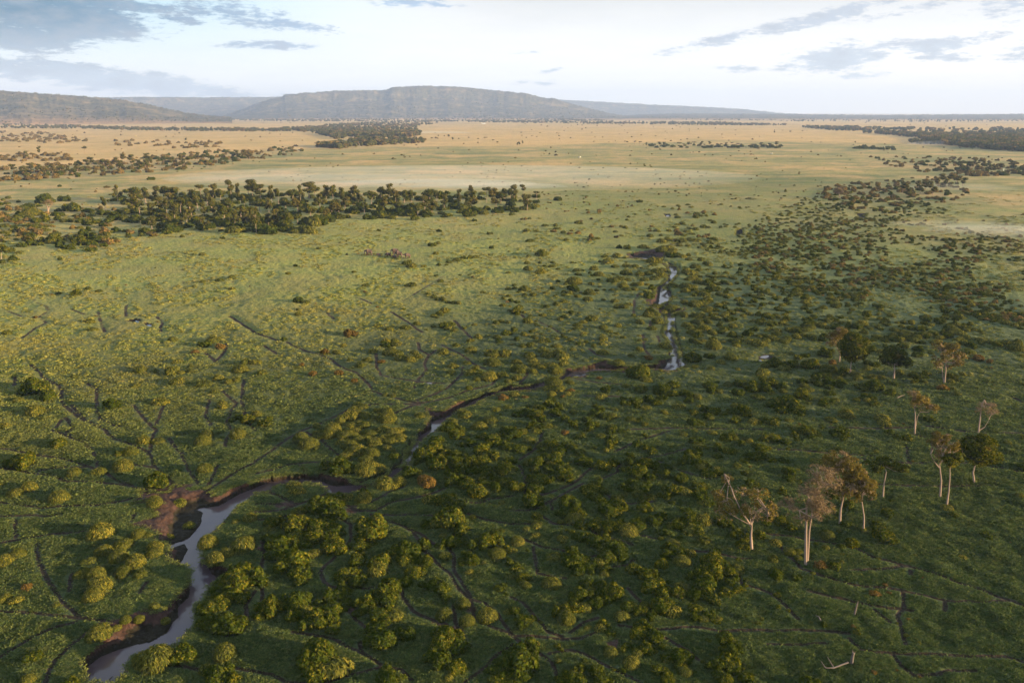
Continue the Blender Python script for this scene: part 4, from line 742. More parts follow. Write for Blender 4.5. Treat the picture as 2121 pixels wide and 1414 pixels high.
# nothing stands in the water or on a pond
keepB = []
bx = np.array([b_[4] for b_ in B]); by = np.array([b_[5] for b_ in B])
gi_, gj_ = gidx(bx, by)
for b_, i_, j_ in zip(B, gi_, gj_):
    if inw[i_, j_] and not (b_[7] and dr[i_, j_] < b_[6] * .9): continue
    if min(hypot(b_[4] - c[0], b_[5] - c[1]) for c in pond_c) < b_[6] + 2.5: continue
    b_.append(Z[i_, j_]); keepB.append(b_)
B = keepB
vis = [b_ for b_ in B if -10 < b_[0] < 2131 and b_[1] < 1425]
vis.sort(key=lambda b_: -b_[2])
IND = [b_ for b_ in vis if b_[7]][:300]
indset = set(id(b_) for b_ in IND)
REST = [b_ for b_ in B if id(b_) not in indset]

# --- names that single each bush out: landmark area, row within it, place in the row
AREAS = [  # (phrase, test on photo pixels)
    ('beyond the trees at right edge', lambda x, y: x > 1880 and y > 930),
    ('among the pale trunks at right', lambda x, y: x > 1440 and y > 900 and y < 1230),
    ('on the slope by the fallen log', lambda x, y: x > 1560 and y > 1170),
    ('in thicket before the forked tree', lambda x, y: 1300 < x and y > 1130),
    ('in bottom thicket below trail fork', lambda x, y: 1060 < x and y > 1130),
    ('beside the double trail, bottom centre', lambda x, y: 760 < x <= 1060 and y > 1120),
    ('below the trampled trail crossing', lambda x, y: 540 < x <= 760 and y > 1120),
    ('on bank right of lowest river', lambda x, y: 400 < x - (1414 - y) * .25 and x <= 560 and y > 1080),
    ('on spit left of lowest river', lambda x, y: x <= 440 and y > 1080),
    ('on thicket hill inside river loop', lambda x, y: 655 < x < 850 and 820 < y < 1010),
    ('between river loop and mud flat', lambda x, y: 500 < x <= 760 and y > 940),
    ('in thicket right of river loop', lambda x, y: 760 <= x < 1070 and 850 < y),
    ('on meadow left of mud flat', lambda x, y: x < 520 and y > 860),
    ('on left meadow above mud flat', lambda x, y: x < 520 and y > 700),
    ('on meadow left of middle river', lambda x, y: x < 850 and y > 640),
    ('above the narrow river gully', lambda x, y: x < 1200 and y < 830 and y > 640),
    ('among the upper round-crowned trees', lambda x, y: x > 1700 and 680 < y < 900),
    ('on flat right of upper river', lambda x, y: x > 1400 and y > 640 and y < 840),
    ('just below the brightest water', lambda x, y: x > 1200 and y < 840 and y > 640),
    ('in scrub slope right of centre', lambda x, y: 1300 < x and y > 800),
    ('in middle scrub below the gully', lambda x, y: x > 1000 and y > 760),
    ('in the distant scrub', lambda x, y: True)]
ORD = ['first', 'second', 'third', 'fourth', 'fifth', 'sixth', 'seventh', 'eighth', 'ninth', 'tenth', 'eleventh', 'twelfth', 'thirteenth', 'fourteenth', 'fifteenth', 'sixteenth', 'seventeenth', 'eighteenth', 'nineteenth', 'twentieth']
KW = {'L': 'leafy bush', 'D': 'domed bush', 'R': 'rusty bush'}
def label_bushes(lst):
    by_a = {}
    for b_ in lst:
        for k_, (ph, fn) in enumerate(AREAS):
            if fn(b_[0], b_[1]): by_a.setdefault(k_, []).append(b_); break
    out_ = {}
    for k_, bs_ in by_a.items():
        bs_.sort(key=lambda b_: -(b_[1] + b_[2] * .4)); nrow = max(1, int(round(len(bs_) / 6.0))); rows = np.array_split(np.arange(len(bs_)), nrow)
        for ri, row in enumerate(rows):
            r_ = sorted([bs_[q] for q in row], key=lambda b_: b_[0])
            for ci_, b_ in enumerate(r_):
                sz = 'big ' if b_[2] > 42 else ('small ' if b_[2] < 24 else '')
                rowt = '' if nrow == 1 else (', nearest row' if ri == 0 else (', farthest row' if ri == nrow - 1 else ', %s row back' % ORD[ri]))
                pos_ = 'only one' if len(r_) == 1 else ('first from left' if ci_ == 0 else ('last on right' if ci_ == len(r_) - 1 else ORD[ci_] + ' from left'))
                out_[id(b_)] = '%s%s %s%s, %s' % (sz, KW[b_[3]], AREAS[k_][0], rowt, pos_)
    return out_
LB = label_bushes(IND)
for q, b_ in enumerate(IND):
    kd = b_[3]; lod = 0; me = PROTO[(kd, lod, rng.randint(NV[(kd, lod)]))]
    o = obj('bush', me); r_ = b_[6] * (1.36 if kd == 'L' else 1.2)
    o.location = (b_[4], b_[5], b_[8] - r_ * .04); hsc = rng.uniform(.88, 1.2) if kd == 'L' else rng.uniform(1.0, 1.35)
    o.scale = (r_ * rng.uniform(.92, 1.1), r_ * rng.uniform(.92, 1.1), r_ * hsc); o.rotation_euler = (0, 0, rng.uniform(0, 6.28))
    tag(o, LB[id(b_)], 'bush', 'bushes of the river plain')
keys = [k_ for k_ in PROTO if k_[1] == 1]; kid = {k_: q for q, k_ in enumerate(keys)}
rp = np.array([(b_[4], b_[5], b_[8] - b_[6] * .05) for b_ in REST]); rr_ = np.array([b_[6] * 1.2 for b_ in REST])
ix = [kid[(b_[3], 1, rng.randint(NV[(b_[3], 1)]))] for b_ in REST]
S3 = np.stack([rr_ * rng.uniform(.9, 1.35, len(REST)), rr_ * rng.uniform(.85, 1.2, len(REST)), rr_ * rng.uniform(.8, 1.25, len(REST))], 1)
scatter('scrubland_bushes', [PROTO[k_] for k_ in keys], rp, S3, rng.uniform(0, 6.28, len(REST)) * 0 + rng.uniform(0, 6.28, len(REST)), ix,
        'countless low green and rusty bushes dotted over the middle and far plain')

# ------------------------------------------------------------------ grass tussocks, one object, only as far as single tufts can be seen
def tuft_mesh(seed, nb, size, hgt):
    rs = np.random.RandomState(seed); P = rs.normal(size=(nb, 3)) * [.36, .36, 0]; r_ = np.hypot(P[:, 0], P[:, 1]); 
    lean = unit(np.stack([P[:, 0] + rs.normal(size=nb) * .3, P[:, 1] + rs.normal(size=nb) * .3, np.full(nb, .55)], 1))
    h_ = hgt * rs.uniform(.6, 1.2, nb) * np.exp(-r_ ** 2 * .8); base = P.copy(); base[:, 2] = -.08
    mid = base + lean * h_[:, None]; tip = mid + unit(lean * [1, 1, .15]) * h_[:, None] * .55
    side = unit(np.cross(lean, rs.normal(size=(nb, 3)))) * size
    V_ = np.stack([base - side * .7, base + side * .7, mid + side, mid - side, tip], 1).reshape(-1, 3)
    a = np.arange(nb)[:, None] * 5
    return new_mesh('tuft', V_, [a + np.array([[0, 1, 2, 3]]), a + np.array([[3, 2, 4]])], M_grass)
tufts = [tuft_mesh(900 + q, 26, .062, .30) for q in range(6)]
N_T = 270000
ty = rng.uniform(640, 1720, N_T * 2); tx = rng.uniform(-480, 2600, N_T * 2)
kp = ((ty < 1450) & (tx > -60) & (tx < 2180)) | (rng.rand(N_T * 2) < .6); tx, ty = tx[kp], ty[kp]
# density follows how large a tuft is seen: even over the picture but thinning far off
kp = rng.rand(len(ty)) < np.clip((ty - 640) / 330, 0, 1.0) * np.clip((ty - 500) / 500, .3, 1.0); tx, ty = tx[kp][:N_T], ty[kp][:N_T]
cxx = (tx - CPX) / FPX; cyy = (CPY - ty) / FPX; dzz = -sin(PITCH) + cyy * cos(PITCH); tt = -CH / dzz
gxx = cxx * tt; gyy = (cos(PITCH) + cyy * sin(PITCH)) * tt
i_, j_ = gidx(gxx, gyy)
ok = (soil[i_, j_] < .35) & (~inr[i_, j_]) & (tr[i_, j_] > .64 + np.hypot(gxx, gyy) * .0024)
gxx, gyy, i_, j_ = gxx[ok], gyy[ok], i_[ok], j_[ok]
gd = np.hypot(gxx, gyy)
S = np.clip(gd / 150.0, .8, 1.9) * rng.uniform(.6, 1.3, len(gd)) * (.75 + .6 * fbm(gxx, gyy, 5.0, 2, 3))
hS = S * np.clip(.35 + dr[i_, j_] / 7, 0, 1) * rng.uniform(.6, 1.15, len(gd)) * np.clip(1.3 - gd / 420, .3, 1.1)
scatter('grass', tufts, np.stack([gxx, gyy, Z[i_, j_]], 1), np.stack([S, S, hS], 1), rng.uniform(0, 6.28, len(gd)), rng.randint(0, 6, len(gd)),
        'tall green tussock grass covering the wet plain', dict(idry=dry[i_, j_], igold=gold[i_, j_], ilush=lush[i_, j_]))
# farther off only whole tussock mounds can be told apart
def mound_mesh(seed):
    rs = np.random.RandomState(seed); nb = 46; P = rs.uniform(-1, 1, (nb, 3)); P[:, 2] = 0; r_ = np.hypot(P[:, 0], P[:, 1]); P = P[r_ < 1]; r_ = r_[r_ < 1]
    z_ = .42 * (1 - r_ ** 2) * rs.uniform(.7, 1.1, len(P)); Q = np.column_stack([P[:, 0], P[:, 1], z_]); N_ = unit(np.column_stack([P[:, 0] * .8, P[:, 1] * .8, np.full(len(P), .6)]) + rs.normal(size=(len(P), 3)) * .25)
    V_, F_ = quads(Q, N_, .30 * rs.uniform(.7, 1.3, len(P)), .16, rs, up=np.array([0, 0, 1.0])); return new_mesh('mound', V_, F_, M_grass)
mnd = [mound_mesh(950 + q) for q in range(6)]
NM = 52000; my = rng.uniform(395, 900, NM); mx_ = rng.uniform(-420, 2540, NM)
kp = rng.rand(NM) < np.where(my > 620, np.clip((900 - my) / 280, 0, 1), np.clip((my - 380) / 120, .15, 1)); mx_, my = mx_[kp], my[kp]
cxx = (mx_ - CPX) / FPX; cyy = (CPY - my) / FPX; tt = -CH / (-sin(PITCH) + cyy * cos(PITCH)); hx = cxx * tt; hy = (cos(PITCH) + cyy * sin(PITCH)) * tt
i_, j_ = gidx(hx, hy); hd = np.hypot(hx, hy)
ok = (soil[i_, j_] < .35) & (~inr[i_, j_]) & (tr[i_, j_] > 1.0 + hd * .003) & (fbm(hx, hy, 9 + hd * .02, 3, 2) > .46)
hx, hy, i_, j_, hd = hx[ok], hy[ok], i_[ok], j_[ok], hd[ok]
S = np.clip(hd / 330.0, .7, 2.2) * rng.uniform(.45, 1.25, len(hd)); jit = rng.normal(size=len(hd))
scatter('grass_tussocks', mnd, np.stack([hx, hy, Z[i_, j_] - .03], 1), np.stack([S, S, S * .8 * np.clip(1.2 - hd / 1300, .45, 1)], 1), rng.uniform(0, 6.28, len(hd)), rng.randint(0, 6, len(hd)),
        'low yellow-green grass tussocks of the middle distance', dict(idry=np.clip(dry[i_, j_] + .08 * jit, 0, 1), igold=np.clip(gold[i_, j_] + .3 + .26 * jit, 0, 1), ilush=lush[i_, j_] * .4))
# long grass hanging over the river banks
bp_ = []
for P in [rim] + pit_d[:4]:
    for a, b in segs_of(P, True):
        L_ = np.linalg.norm(b - a)
        for q in range(max(1, int(L_ / .28))): bp_.append(a + (b - a) * rng.rand() + rng.normal(size=2) * .22)
bp_ = np.array(bp_); i_, j_ = gidx(bp_[:, 0], bp_[:, 1]); zt = np.where(inr[i_, j_], .0, Z[i_, j_]) 
okb = (vn[2](bp_[:, 0] / 4, bp_[:, 1] / 4) > .22)
bp_, i_, j_, zt = bp_[okb], i_[okb], j_[okb], zt[okb]
sS = rng.uniform(.6, 1.2, len(bp_))
scatter('bank_grass', tufts, np.column_stack([bp_, zt - .12]), np.stack([sS, sS, sS * rng.uniform(.7, 1.2, len(sS))], 1), rng.uniform(0, 6.28, len(bp_)), rng.randint(0, 6, len(bp_)),
        'long grass leaning over the muddy river banks', dict(idry=dry[i_, j_] * 0, igold=gold[i_, j_] * .6 + .25, ilush=lush[i_, j_] * .5))
# ------------------------------------------------------------------ trees
def tree_parts(trunks, lobes, style, seed, nleaf, leaf, base):
    """trunks: list of (points, radii); lobes rows x y z rx ry rz; all relative to base"""
    rs = np.random.RandomState(seed); tb = MB(); cb = MB(); base = np.asarray(base)
    for pts, rad in trunks: tb.tube(np.asarray(pts) - base, rad, 8)
    L = np.array(lobes, float); L[:, :3] -= base
    ends = [np.asarray(p[-1]) - base for p, r in trunks]
    for l in L:                                     # limbs from the nearest trunk end into each lobe, and branchlets inside it
        e = min(ends, key=lambda q: np.linalg.norm(q - l[:3])); m_ = (e + l[:3]) / 2 + rs.normal(size=3) * .12 * np.linalg.norm(e - l[:3]) + [0, 0, -.2]
        tb.tube([e, m_, l[:3]], [.13, .09, .05], 5, cap=False)
        nb = {'twig': 16, 'mixed': 9, 'leaf': 4}[style]
        for q in range(nb):
            d = unit(rs.normal(size=3)); d[2] = abs(d[2]) * .8 + .05; s0 = l[:3] * .75 + m_ * .25 + rs.normal(size=3) * .12
            en = l[:3] + d * l[3:6] * rs.uniform(.8, 1.05); kk = (s0 + en) / 2 + rs.normal(size=3) * .15 * l[3]
            tb.tube([s0, kk, en], [.055, .035, .012], 3, cap=False)
    mats = {'twig': [M_twig, M_must], 'mixed': [M_must, M_twig], 'leaf': [M_green, M_must]}[style]
    if style == 'leaf':
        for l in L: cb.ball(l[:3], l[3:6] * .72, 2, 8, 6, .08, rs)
    vol = {'twig': .8, 'mixed': .6, 'leaf': .2}[style]
    P, N = shell_pts(rs, L, nleaf, -99, .7 if style == 'leaf' else .35, vol)
    # uneven: clumps and gaps
    cl = fbm(P[:, 0] + P[:, 2] * .7 + seed * 3, P[:, 1] + P[:, 2] * 1.3, 1.1, 2, seed % 5)
    kp = cl > {'twig': .41, 'mixed': .43, 'leaf': .32}[style]; P, N = P[kp], N[kp]
    NN = unit(N + rs.normal(size=N.shape) * .7); n = len(P)
    if style == 'twig': V_, F_ = quads(P, NN, leaf * 1.6 * rs.uniform(.6, 1.4, n), leaf * .22, rs)
    else: V_, F_ = quads(P, NN, leaf * rs.uniform(.6, 1.4, n), leaf * .6, rs)
    k2 = fbm(P[:, 0] * 1.0 + 9, P[:, 2] + P[:, 1], 2.2, 2, 4) > {'twig': .60, 'mixed': .52, 'leaf': .62}[style]
    cb.add(V_.reshape(-1, 4, 3)[~k2].reshape(-1, 3), np.arange(4 * (~k2).sum()).reshape(-1, 4), 0)
    if k2.any(): cb.add(V_.reshape(-1, 4, 3)[k2].reshape(-1, 3), np.arange(4 * k2.sum()).reshape(-1, 4), 1)
    return tb.mesh('trunk', [M_bark], True), cb.mesh('crown', mats + [M_dark])
def near_tree(label, base, trunks, lobes, style, seed, nleaf, leaf=.16, name='tree', trad=.21):
    nleaf = int(nleaf * (1.05 if style in ('mixed', 'twig') else 1.5)); leaf *= 1.3
    b0 = G(*base); Y = b0[1]; rs = np.random.RandomState(seed); dep = depth_at(Y, 10)
    z0 = gz(b0[0], Y); b0[2] = z0 - .3
    TR = []
    for tk in trunks:
        pts = [Vp(x, y, Y) + [0, (q * .35 if q else 0) * rs.uniform(-1, 1), 0] for q, (x, y) in enumerate(tk)]
        if tk[0] == base: pts[0] = np.array([b0[0], Y, z0 - .4])
        t0_ = trad if tk[0] == base or len(TR) == 0 else trad * .55
        TR.append((pts, np.linspace(t0_, t0_ * .45, len(pts)) * np.array([1.25] + [1] * (len(pts) - 1))))
    LO = []
    for (x, y, r_) in lobes:
        R_ = 1.13 * r_ / FPX * dep; c = Vp(x, y, Y); c[1] += rs.uniform(-1, 1) * R_ * .8
        LO.append((*c, R_, R_ * rs.uniform(.85, 1.1), R_ * (.85 if style != 'flat' else .5)))
    st = 'leaf' if style == 'flat' else style
    tm, cm = tree_parts(TR, LO, st, seed, nleaf, leaf, b0)
    root = obj(name, None, loc=b0); tag(root, label, 'tree', 'tall pale-trunked trees on the right')
    obj('trunk', tm, root); obj('crown', cm, root); return root
near_tree('forked pale-trunked tree with sparse mustard crown and bare top, nearest left of the clump', (1557, 1137), [[(1557, 1137), (1556, 1110), (1555, 1084)], [(1555, 1088), (1535, 1057), (1519, 1025), (1513, 1007), (1499, 979)], [(1555, 1088), (1567, 1059), (1583, 1047)]],
          [(1505, 1062, 22), (1533, 1025, 17), (1569, 1031, 24), (1588, 1058, 22), (1551, 1055, 20), (1490, 1033, 15), (1508, 997, 12), (1594, 1074, 13), (1500, 1040, 18), (1575, 1068, 18)], 'mixed', 1, 5200, .15, trad=.30)
near_tree('tall twin-trunked tree with pinkish twiggy crown, nearest of all trees', (1669, 1167), [[(1669, 1167), (1668, 1098), (1671, 1049), (1675, 1030)], [(1673, 1160), (1676, 1098), (1680, 1062), (1683, 1031), (1690, 1019), (1695, 1003)], [(1671, 1052), (1655, 1056)]],
          [(1701, 989, 31), (1674, 1015, 24), (1717, 1005, 18), (1640, 1056, 22), (1705, 1055, 22), (1658, 1074, 14), (1687, 1043, 20), (1683, 1070, 15), (1690, 975, 20)], 'twig', 2, 8500, .15, trad=.27)
near_tree('tall tree with domed pink and golden crown directly behind the twin-trunked tree', (1740, 1084), [[(1740, 1084), (1742, 1055), (1745, 1031), (1746, 1005)]],
          [(1742, 966, 27), (1765, 979, 22), (1749, 1003, 25), (1764, 995, 18), (1745, 1023, 15), (1725, 972, 17), (1755, 955, 18)], 'mixed', 3, 8000, .15)
near_tree('slender tree with brown-green crown just right of the pair of tall crowns', (1789, 1098), [[(1789, 1098), (1790, 1070), (1788, 1041), (1789, 1025)]],
          [(1784, 1019, 21), (1804, 1013, 18), (1792, 1005, 17), (1775, 1031, 14), (1808, 1030, 10)], 'mixed', 4, 3600, .15, trad=.17)
near_tree('flat-topped green tree on one thin leaning trunk', (1829, 1031), [[(1829, 1031), (1832, 1003), (1834, 975), (1835, 968)]],
          [(1817, 963, 14), (1835, 957, 14), (1853, 963, 13), (1868, 966, 12), (1814, 974, 9), (1871, 977, 9)], 'flat', 5, 2600, .15, trad=.16)
near_tree('thick-trunked tree with ragged green crown, left of the round dark tree', (1947, 1029), [[(1947, 1029), (1949, 995), (1948, 963), (1950, 945)], [(1945, 968), (1935, 955), (1928, 940)]],
          [(1958, 925, 20), (1938, 920, 15), (1974, 940, 19), (1954, 945, 15), (1946, 906, 10), (1972, 918, 12), (1965, 910, 10)], 'mixed', 6, 4200, .16)
near_tree('thin white-trunked tree with small green crown, third from the right edge', (1961, 1046), [[(1961, 1046), (1966, 1019), (1967, 989), (1970, 971)]], [(1977, 957, 14), (1986, 947, 11), (1966, 955, 11)], 'leaf', 7, 1300, .16, trad=.18)
near_tree('round dense dark green tree with golden right side', (2019, 999), [[(2019, 999), (2017, 979), (2021, 970), (2023, 955)]],
          [(2022, 934, 26), (2009, 920, 19), (2043, 923, 20), (2060, 947, 15), (2003, 937, 17), (2030, 951, 18), (2033, 910, 14), (2045, 943, 18)], 'leaf', 8, 5200, .17)
near_tree('big round-crowned dark tree, nearest of the upper group', (1761, 775), [[(1761, 775), (1763, 752), (1764, 740)]], [(1765, 723, 23), (1750, 716, 17), (1783, 710, 15), (1765, 703, 17), (1768, 741, 14), (1780, 728, 13), (1757, 735, 13)], 'leaf', 9, 3600, .24)
near_tree('leaning tree with yellow top behind the big round-crowned tree', (1739, 748), [[(1739, 748), (1739, 731), (1733, 718), (1732, 708)]], [(1724, 700, 13), (1741, 685, 11), (1720, 710, 10), (1746, 696, 11), (1730, 690, 9)], 'mixed', 10, 1900, .22)
near_tree('broad dark green tree in the middle of the upper group', (1851, 785), [[(1851, 785), (1852, 762), (1852, 755)]], [(1846, 735, 15), (1863, 734, 13), (1834, 744, 12), (1852, 747, 16), (1874, 748, 11), (1865, 754, 9)], 'leaf', 11, 2400, .24, trad=.26)
near_tree('three-stemmed tree half green half pink in the upper right group', (1956, 796), [[(1956, 796), (1953, 778), (1950, 760)], [(1956, 796), (1958, 764), (1960, 750)]], [(1948, 719, 13), (1967, 729, 16), (1984, 739, 13), (1948, 748, 12), (1938, 754, 9), (1983, 755, 11), (1980, 721, 10), (1966, 763, 7), (1955, 735, 13)], 'mixed', 12, 3400, .22)
near_tree('open V-stemmed tree standing alone below the upper group', (1895, 897), [[(1895, 897), (1895, 858), (1896, 845)], [(1896, 888), (1901, 865), (1905, 853)]], [(1893, 817, 11), (1912, 838, 18), (1927, 843, 12), (1892, 834, 10), (1903, 828, 12)], 'mixed', 13, 1900, .18, trad=.18)
near_tree('almost leafless twiggy tree rising behind the round dark tree', (2027, 894), [[(2027, 894), (2032, 858), (2035, 838), (2034, 825)], [(2027, 892), (2041, 885), (2049, 868)]], [(2036, 842, 13), (2052, 853, 12), (2027, 848, 9), (2050, 838, 9)], 'twig', 14, 900, .17, trad=.17)
near_tree('yellow-green tree with thin trunk standing in front of a bush mound at far left', (62, 504), [[(62, 504), (62, 496)]], [(62, 489, 8), (56, 486, 6), (69, 488, 6)], 'leaf', 15, 500, .4)
near_tree('golden tree cut by the left edge of the picture', (2, 539), [[(2, 539), (3, 522)]], [(2, 514, 9), (12, 517, 7), (-8, 515, 8)], 'leaf', 16, 600, .4)
near_tree('bare pale tree with forked stem among rusty bushes at left', (100, 441), [[(100, 441), (99, 430), (96, 422)], [(100, 438), (104, 424)]], [(94, 421, 6), (102, 419, 7), (107, 424, 5)], 'twig', 17, 500, .4, trad=.6)
near_tree('solitary pink-brown tree on the far scrub right of centre', (1739, 409), [[(1739, 409), (1738, 400)]], [(1738, 396, 8), (1733, 398, 5), (1743, 398, 5)], 'twig', 18, 900, .7, trad=.4)

# --- tree kinds for the grove and the far belts, height 1
def kind_tree(seed, shape, m1, m2, nleaf, leaf):
    rs = np.random.RandomState(seed); tb = MB(); cb = MB(); lobes = []
    if shape == 'round':
        for q in range(7): a = rs.uniform(0, 6.28); r_ = rs.uniform(.05, .24); s = rs.uniform(.13, .2); lobes.append((r_ * cos(a), r_ * sin(a), rs.uniform(.45, .86), s, s, s * .9))
    elif shape == 'flat':
        for q in range(7): a = rs.uniform(0, 6.28); r_ = rs.uniform(.1, .42); s = rs.uniform(.13, .19); lobes.append((r_ * cos(a), r_ * sin(a), .86 + rs.uniform(-.04, .04), s, s, s * .5))
    else:
        for q in range(8): a = rs.uniform(0, 6.28); r_ = rs.uniform(.05, .3); s = rs.uniform(.09, .17); lobes.append((r_ * cos(a), r_ * sin(a), rs.uniform(.35, .9), s, s, s))
    top = np.array([rs.uniform(-.04, .04), rs.uniform(-.04, .04), .55]); tb.tube([[0, 0, -.03], [.01, 0, .3], top], [.019, .015, .010], 6)
    for l in lobes: tb.tube([top, np.array(l[:3])], [.012, .005], 3, cap=False)
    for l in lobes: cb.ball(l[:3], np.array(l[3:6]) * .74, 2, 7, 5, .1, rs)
    P, N = shell_pts(rs, lobes, nleaf, -9, .7, .3); NN = unit(N + rs.normal(size=N.shape) * .6)
    V_, F_ = quads(P, NN, leaf * rs.uniform(.6, 1.4, len(P)), leaf * .65, rs); hi = rs.rand(len(P)) < .3
    q4 = V_.reshape(-1, 4, 3)
    for w_, mi in ((~hi, 0), (hi, 1)): cb.add(q4[w_].reshape(-1, 3), np.arange(4 * w_.sum()).reshape(-1, 4), mi)
    return tb.mesh('trunk', [M_bark], True), cb.mesh('crown', [m1, m2, M_dark])
KT = [kind_tree(30, 'round', M_leafy, M_must, 620, .030), kind_tree(31, 'round', M_far, M_must, 620, .030), kind_tree(32, 'tall', M_leafy, M_must, 620, .032), kind_tree(33, 'flat', M_far, M_must, 520, .030),
      kind_tree(34, 'round', M_must, M_must, 560, .028), kind_tree(35, 'tall', M_far, M_must, 620, .032), kind_tree(36, 'round', M_rust, M_must, 520, .028)]
ADJ = {0: 'olive', 1: 'dark', 2: 'tall ragged', 3: 'flat-topped', 4: 'golden', 5: 'dark slim', 6: 'brown'}
def stand(t_, s, hpx, kinds, group, phrase, hmax):
    """trees from traced crown tops: x, y, crown width [, base y]"""
    L_ = []
    for it in s.split():
        p = [float(v) for v in it.split(',')]; x, yt = px(t_, p[0], p[1]); wc = p[2] / 4
        yb = px(t_, 0, p[3])[1] if len(p) > 3 else yt + hpx
        L_.append((x, yt, wc, yb))
    return [(x, yt, wc, yb, kinds, group, phrase, hmax) for (x, yt, wc, yb) in L_]
ST = []
GR = 'trees of the dark grove on the meadow'
ST += stand('L', "975,110,60 1110,100,120 1290,120,60 1385,90,100 1420,130,130 1210,130,100 1610,115,80 1670,100,40 1770,100,60 1830,110,70 1720,140,80 1915,70,80 1975,95,50 2060,65,100 2095,90,80 1325,210,80 1385,225,60 1500,215,80 1590,260,90 1690,260,60 1770,250,80 1640,190,100 1890,190,100 2030,190,60 2000,260,100 1860,260,100 1100,180,120 1260,395,90,490 1395,345,100,460 1680,390,90,480 2045,310,90,450 1160,230,90 1270,260,80 1450,270,80 1550,310,70 1950,320,80 880,215,60", 35, (0, 1, 2, 5, 1), GR, 'in the grove', 22)
ST += stand('M', "5,290,80,510 165,305,90,455 260,305,100,465 345,335,60,430 105,340,80,450 590,300,60,415 690,245,90,370 630,255,70,360 455,260,100,385 1460,240,90,355 1990,210,80,300 1800,230,90,310 1790,110,50,200 40,100,110 130,115,60 310,120,100 190,140,60 440,90,150 490,80,80 585,110,70 640,110,70 715,130,60 805,105,70 1040,95,60 1110,100,80 1160,130,60 1230,125,90 1290,125,70 1440,115,120 1500,130,60 1685,145,60 1790,160,90 1910,125,50 1970,130,90 2030,140,80 2060,110,40 2110,110,60 370,110,60 740,200,80 110,215,50 660,200,80 850,150,80 960,160,80 250,200,90 350,210,80 530,180,90 30,190,90 1340,230,70 1560,190,70 900,220,60 1060,200,60 1180,210,70 1400,200,90 770,150,60", 34, (0, 1, 2, 4, 0, 5), GR, 'in the grove', 22)
ST += stand('N', "20,110,70 100,125,60,185 205,175,60,245 130,185,90", 34, (1, 3), GR, 'in the grove', 22)
GL = 'trees of the wooded belt at far left'
ST += stand('Q', "120,680,60 250,670,90 330,680,60 440,690,60 505,675,90 570,690,50 605,700,50 645,675,80 770,620,60 860,620,90 960,620,90 1030,590,80 1085,600,80 1150,640,70 1220,590,90 1210,640,70 1360,600,40 1410,620,60 1505,600,50 1525,630,90 1570,600,60 1640,580,70 1700,580,60 1720,640,50 1105,650,50 1170,660,60 735,640,60 1605,520,40 705,530,30 325,535,30 225,570,40 1960,560,90 1890,570,50 2020,555,80 2070,570,60 1240,610,60 900,640,80 1000,650,80 855,690,60 200,700,70 380,700,60", 18, (1, 5, 1, 0, 6), GL, 'in the far left belt', 16)
GM = 'trees of the thin line beyond the meadow'
ST += stand('S', "955,488,25 1018,485,35 1060,488,40 1115,500,18 1228,495,40 1265,497,30 1385,500,50 1460,495,35 1510,492,60 1570,490,40 1560,505,50 1640,492,50 1697,505,28 1733,507,28 1775,500,35 1820,495,40 1870,505,50 1595,510,20 1425,508,40 2060,498,35 2000,512,50 2100,512,20 90,488,18 65,495,20 45,500,20", 8.5, (1, 3, 1, 5), GM, 'in the distant tree line', 15)
ST += stand('T', "70,490,40 95,520,25 20,505,40", 10, (1, 1), GM, 'in the distant tree line', 15)
ST += stand('R', "1458,458,30 1512,440,20 1597,435,25 1630,458,40 1680,465,20 1843,465,30 1900,455,45 1965,475,25 2000,490,25", 6.5, (1, 3), GM, 'in the distant tree line', 16)
GRT = 'trees of the brown clump at far right'
ST += stand('P', "1113,85,70,175 1155,135,70,215 1300,85,80 1340,85,60 1240,75,40 1440,20,100 1500,15,100 1560,30,90 1610,50,60 1470,60,80 1395,50,50 1190,150,60,210 1260,110,60 1360,120,60", 19, (6, 1, 5, 4), GRT, 'in the far right clump', 17)
ST += stand('T', "1710,640,80 1780,650,70 1830,680,60 1930,670,50 2035,665,30 1420,635,50 1595,660,30 1650,700,50 1740,690,60 1880,690,50 1680,655,60", 14, (1, 5, 6), GRT, 'in the far right clump', 17)
GA = 'lone trees dotted on the straw plain'
ST += stand('S', "1190,442,22 1270,470,20 890,424,12 1172,366,10 1395,370,18 1472,388,20 1270,405,12 1855,395,28 1852,434,14 2052,447,12 83,440,34 168,443,30 700,606,46", 4, (3, 3), GA, 'on the straw plain', 9)
ST += stand('Q', "160,255,20 260,265,16 325,400,20 710,530,26 1540,463,24 1600,515,30 2085,478,24 330,530,26 230,570,30 1815,528,34", 7, (3, 1), GA, 'on the straw plain', 11)
ST += stand('T', "1285,533,16 1458,537,22 720,490,22 707,518,24 355,490,24 436,497,14 278,458,14 120,398,16 53,406,18", 4, (3, 1), GA, 'on the straw plain', 9)
protos = {}
bygroup = {}
rt = np.random.RandomState(5)
for s_ in ST: bygroup.setdefault(s_[5], []).append(s_)
n_tree = 0
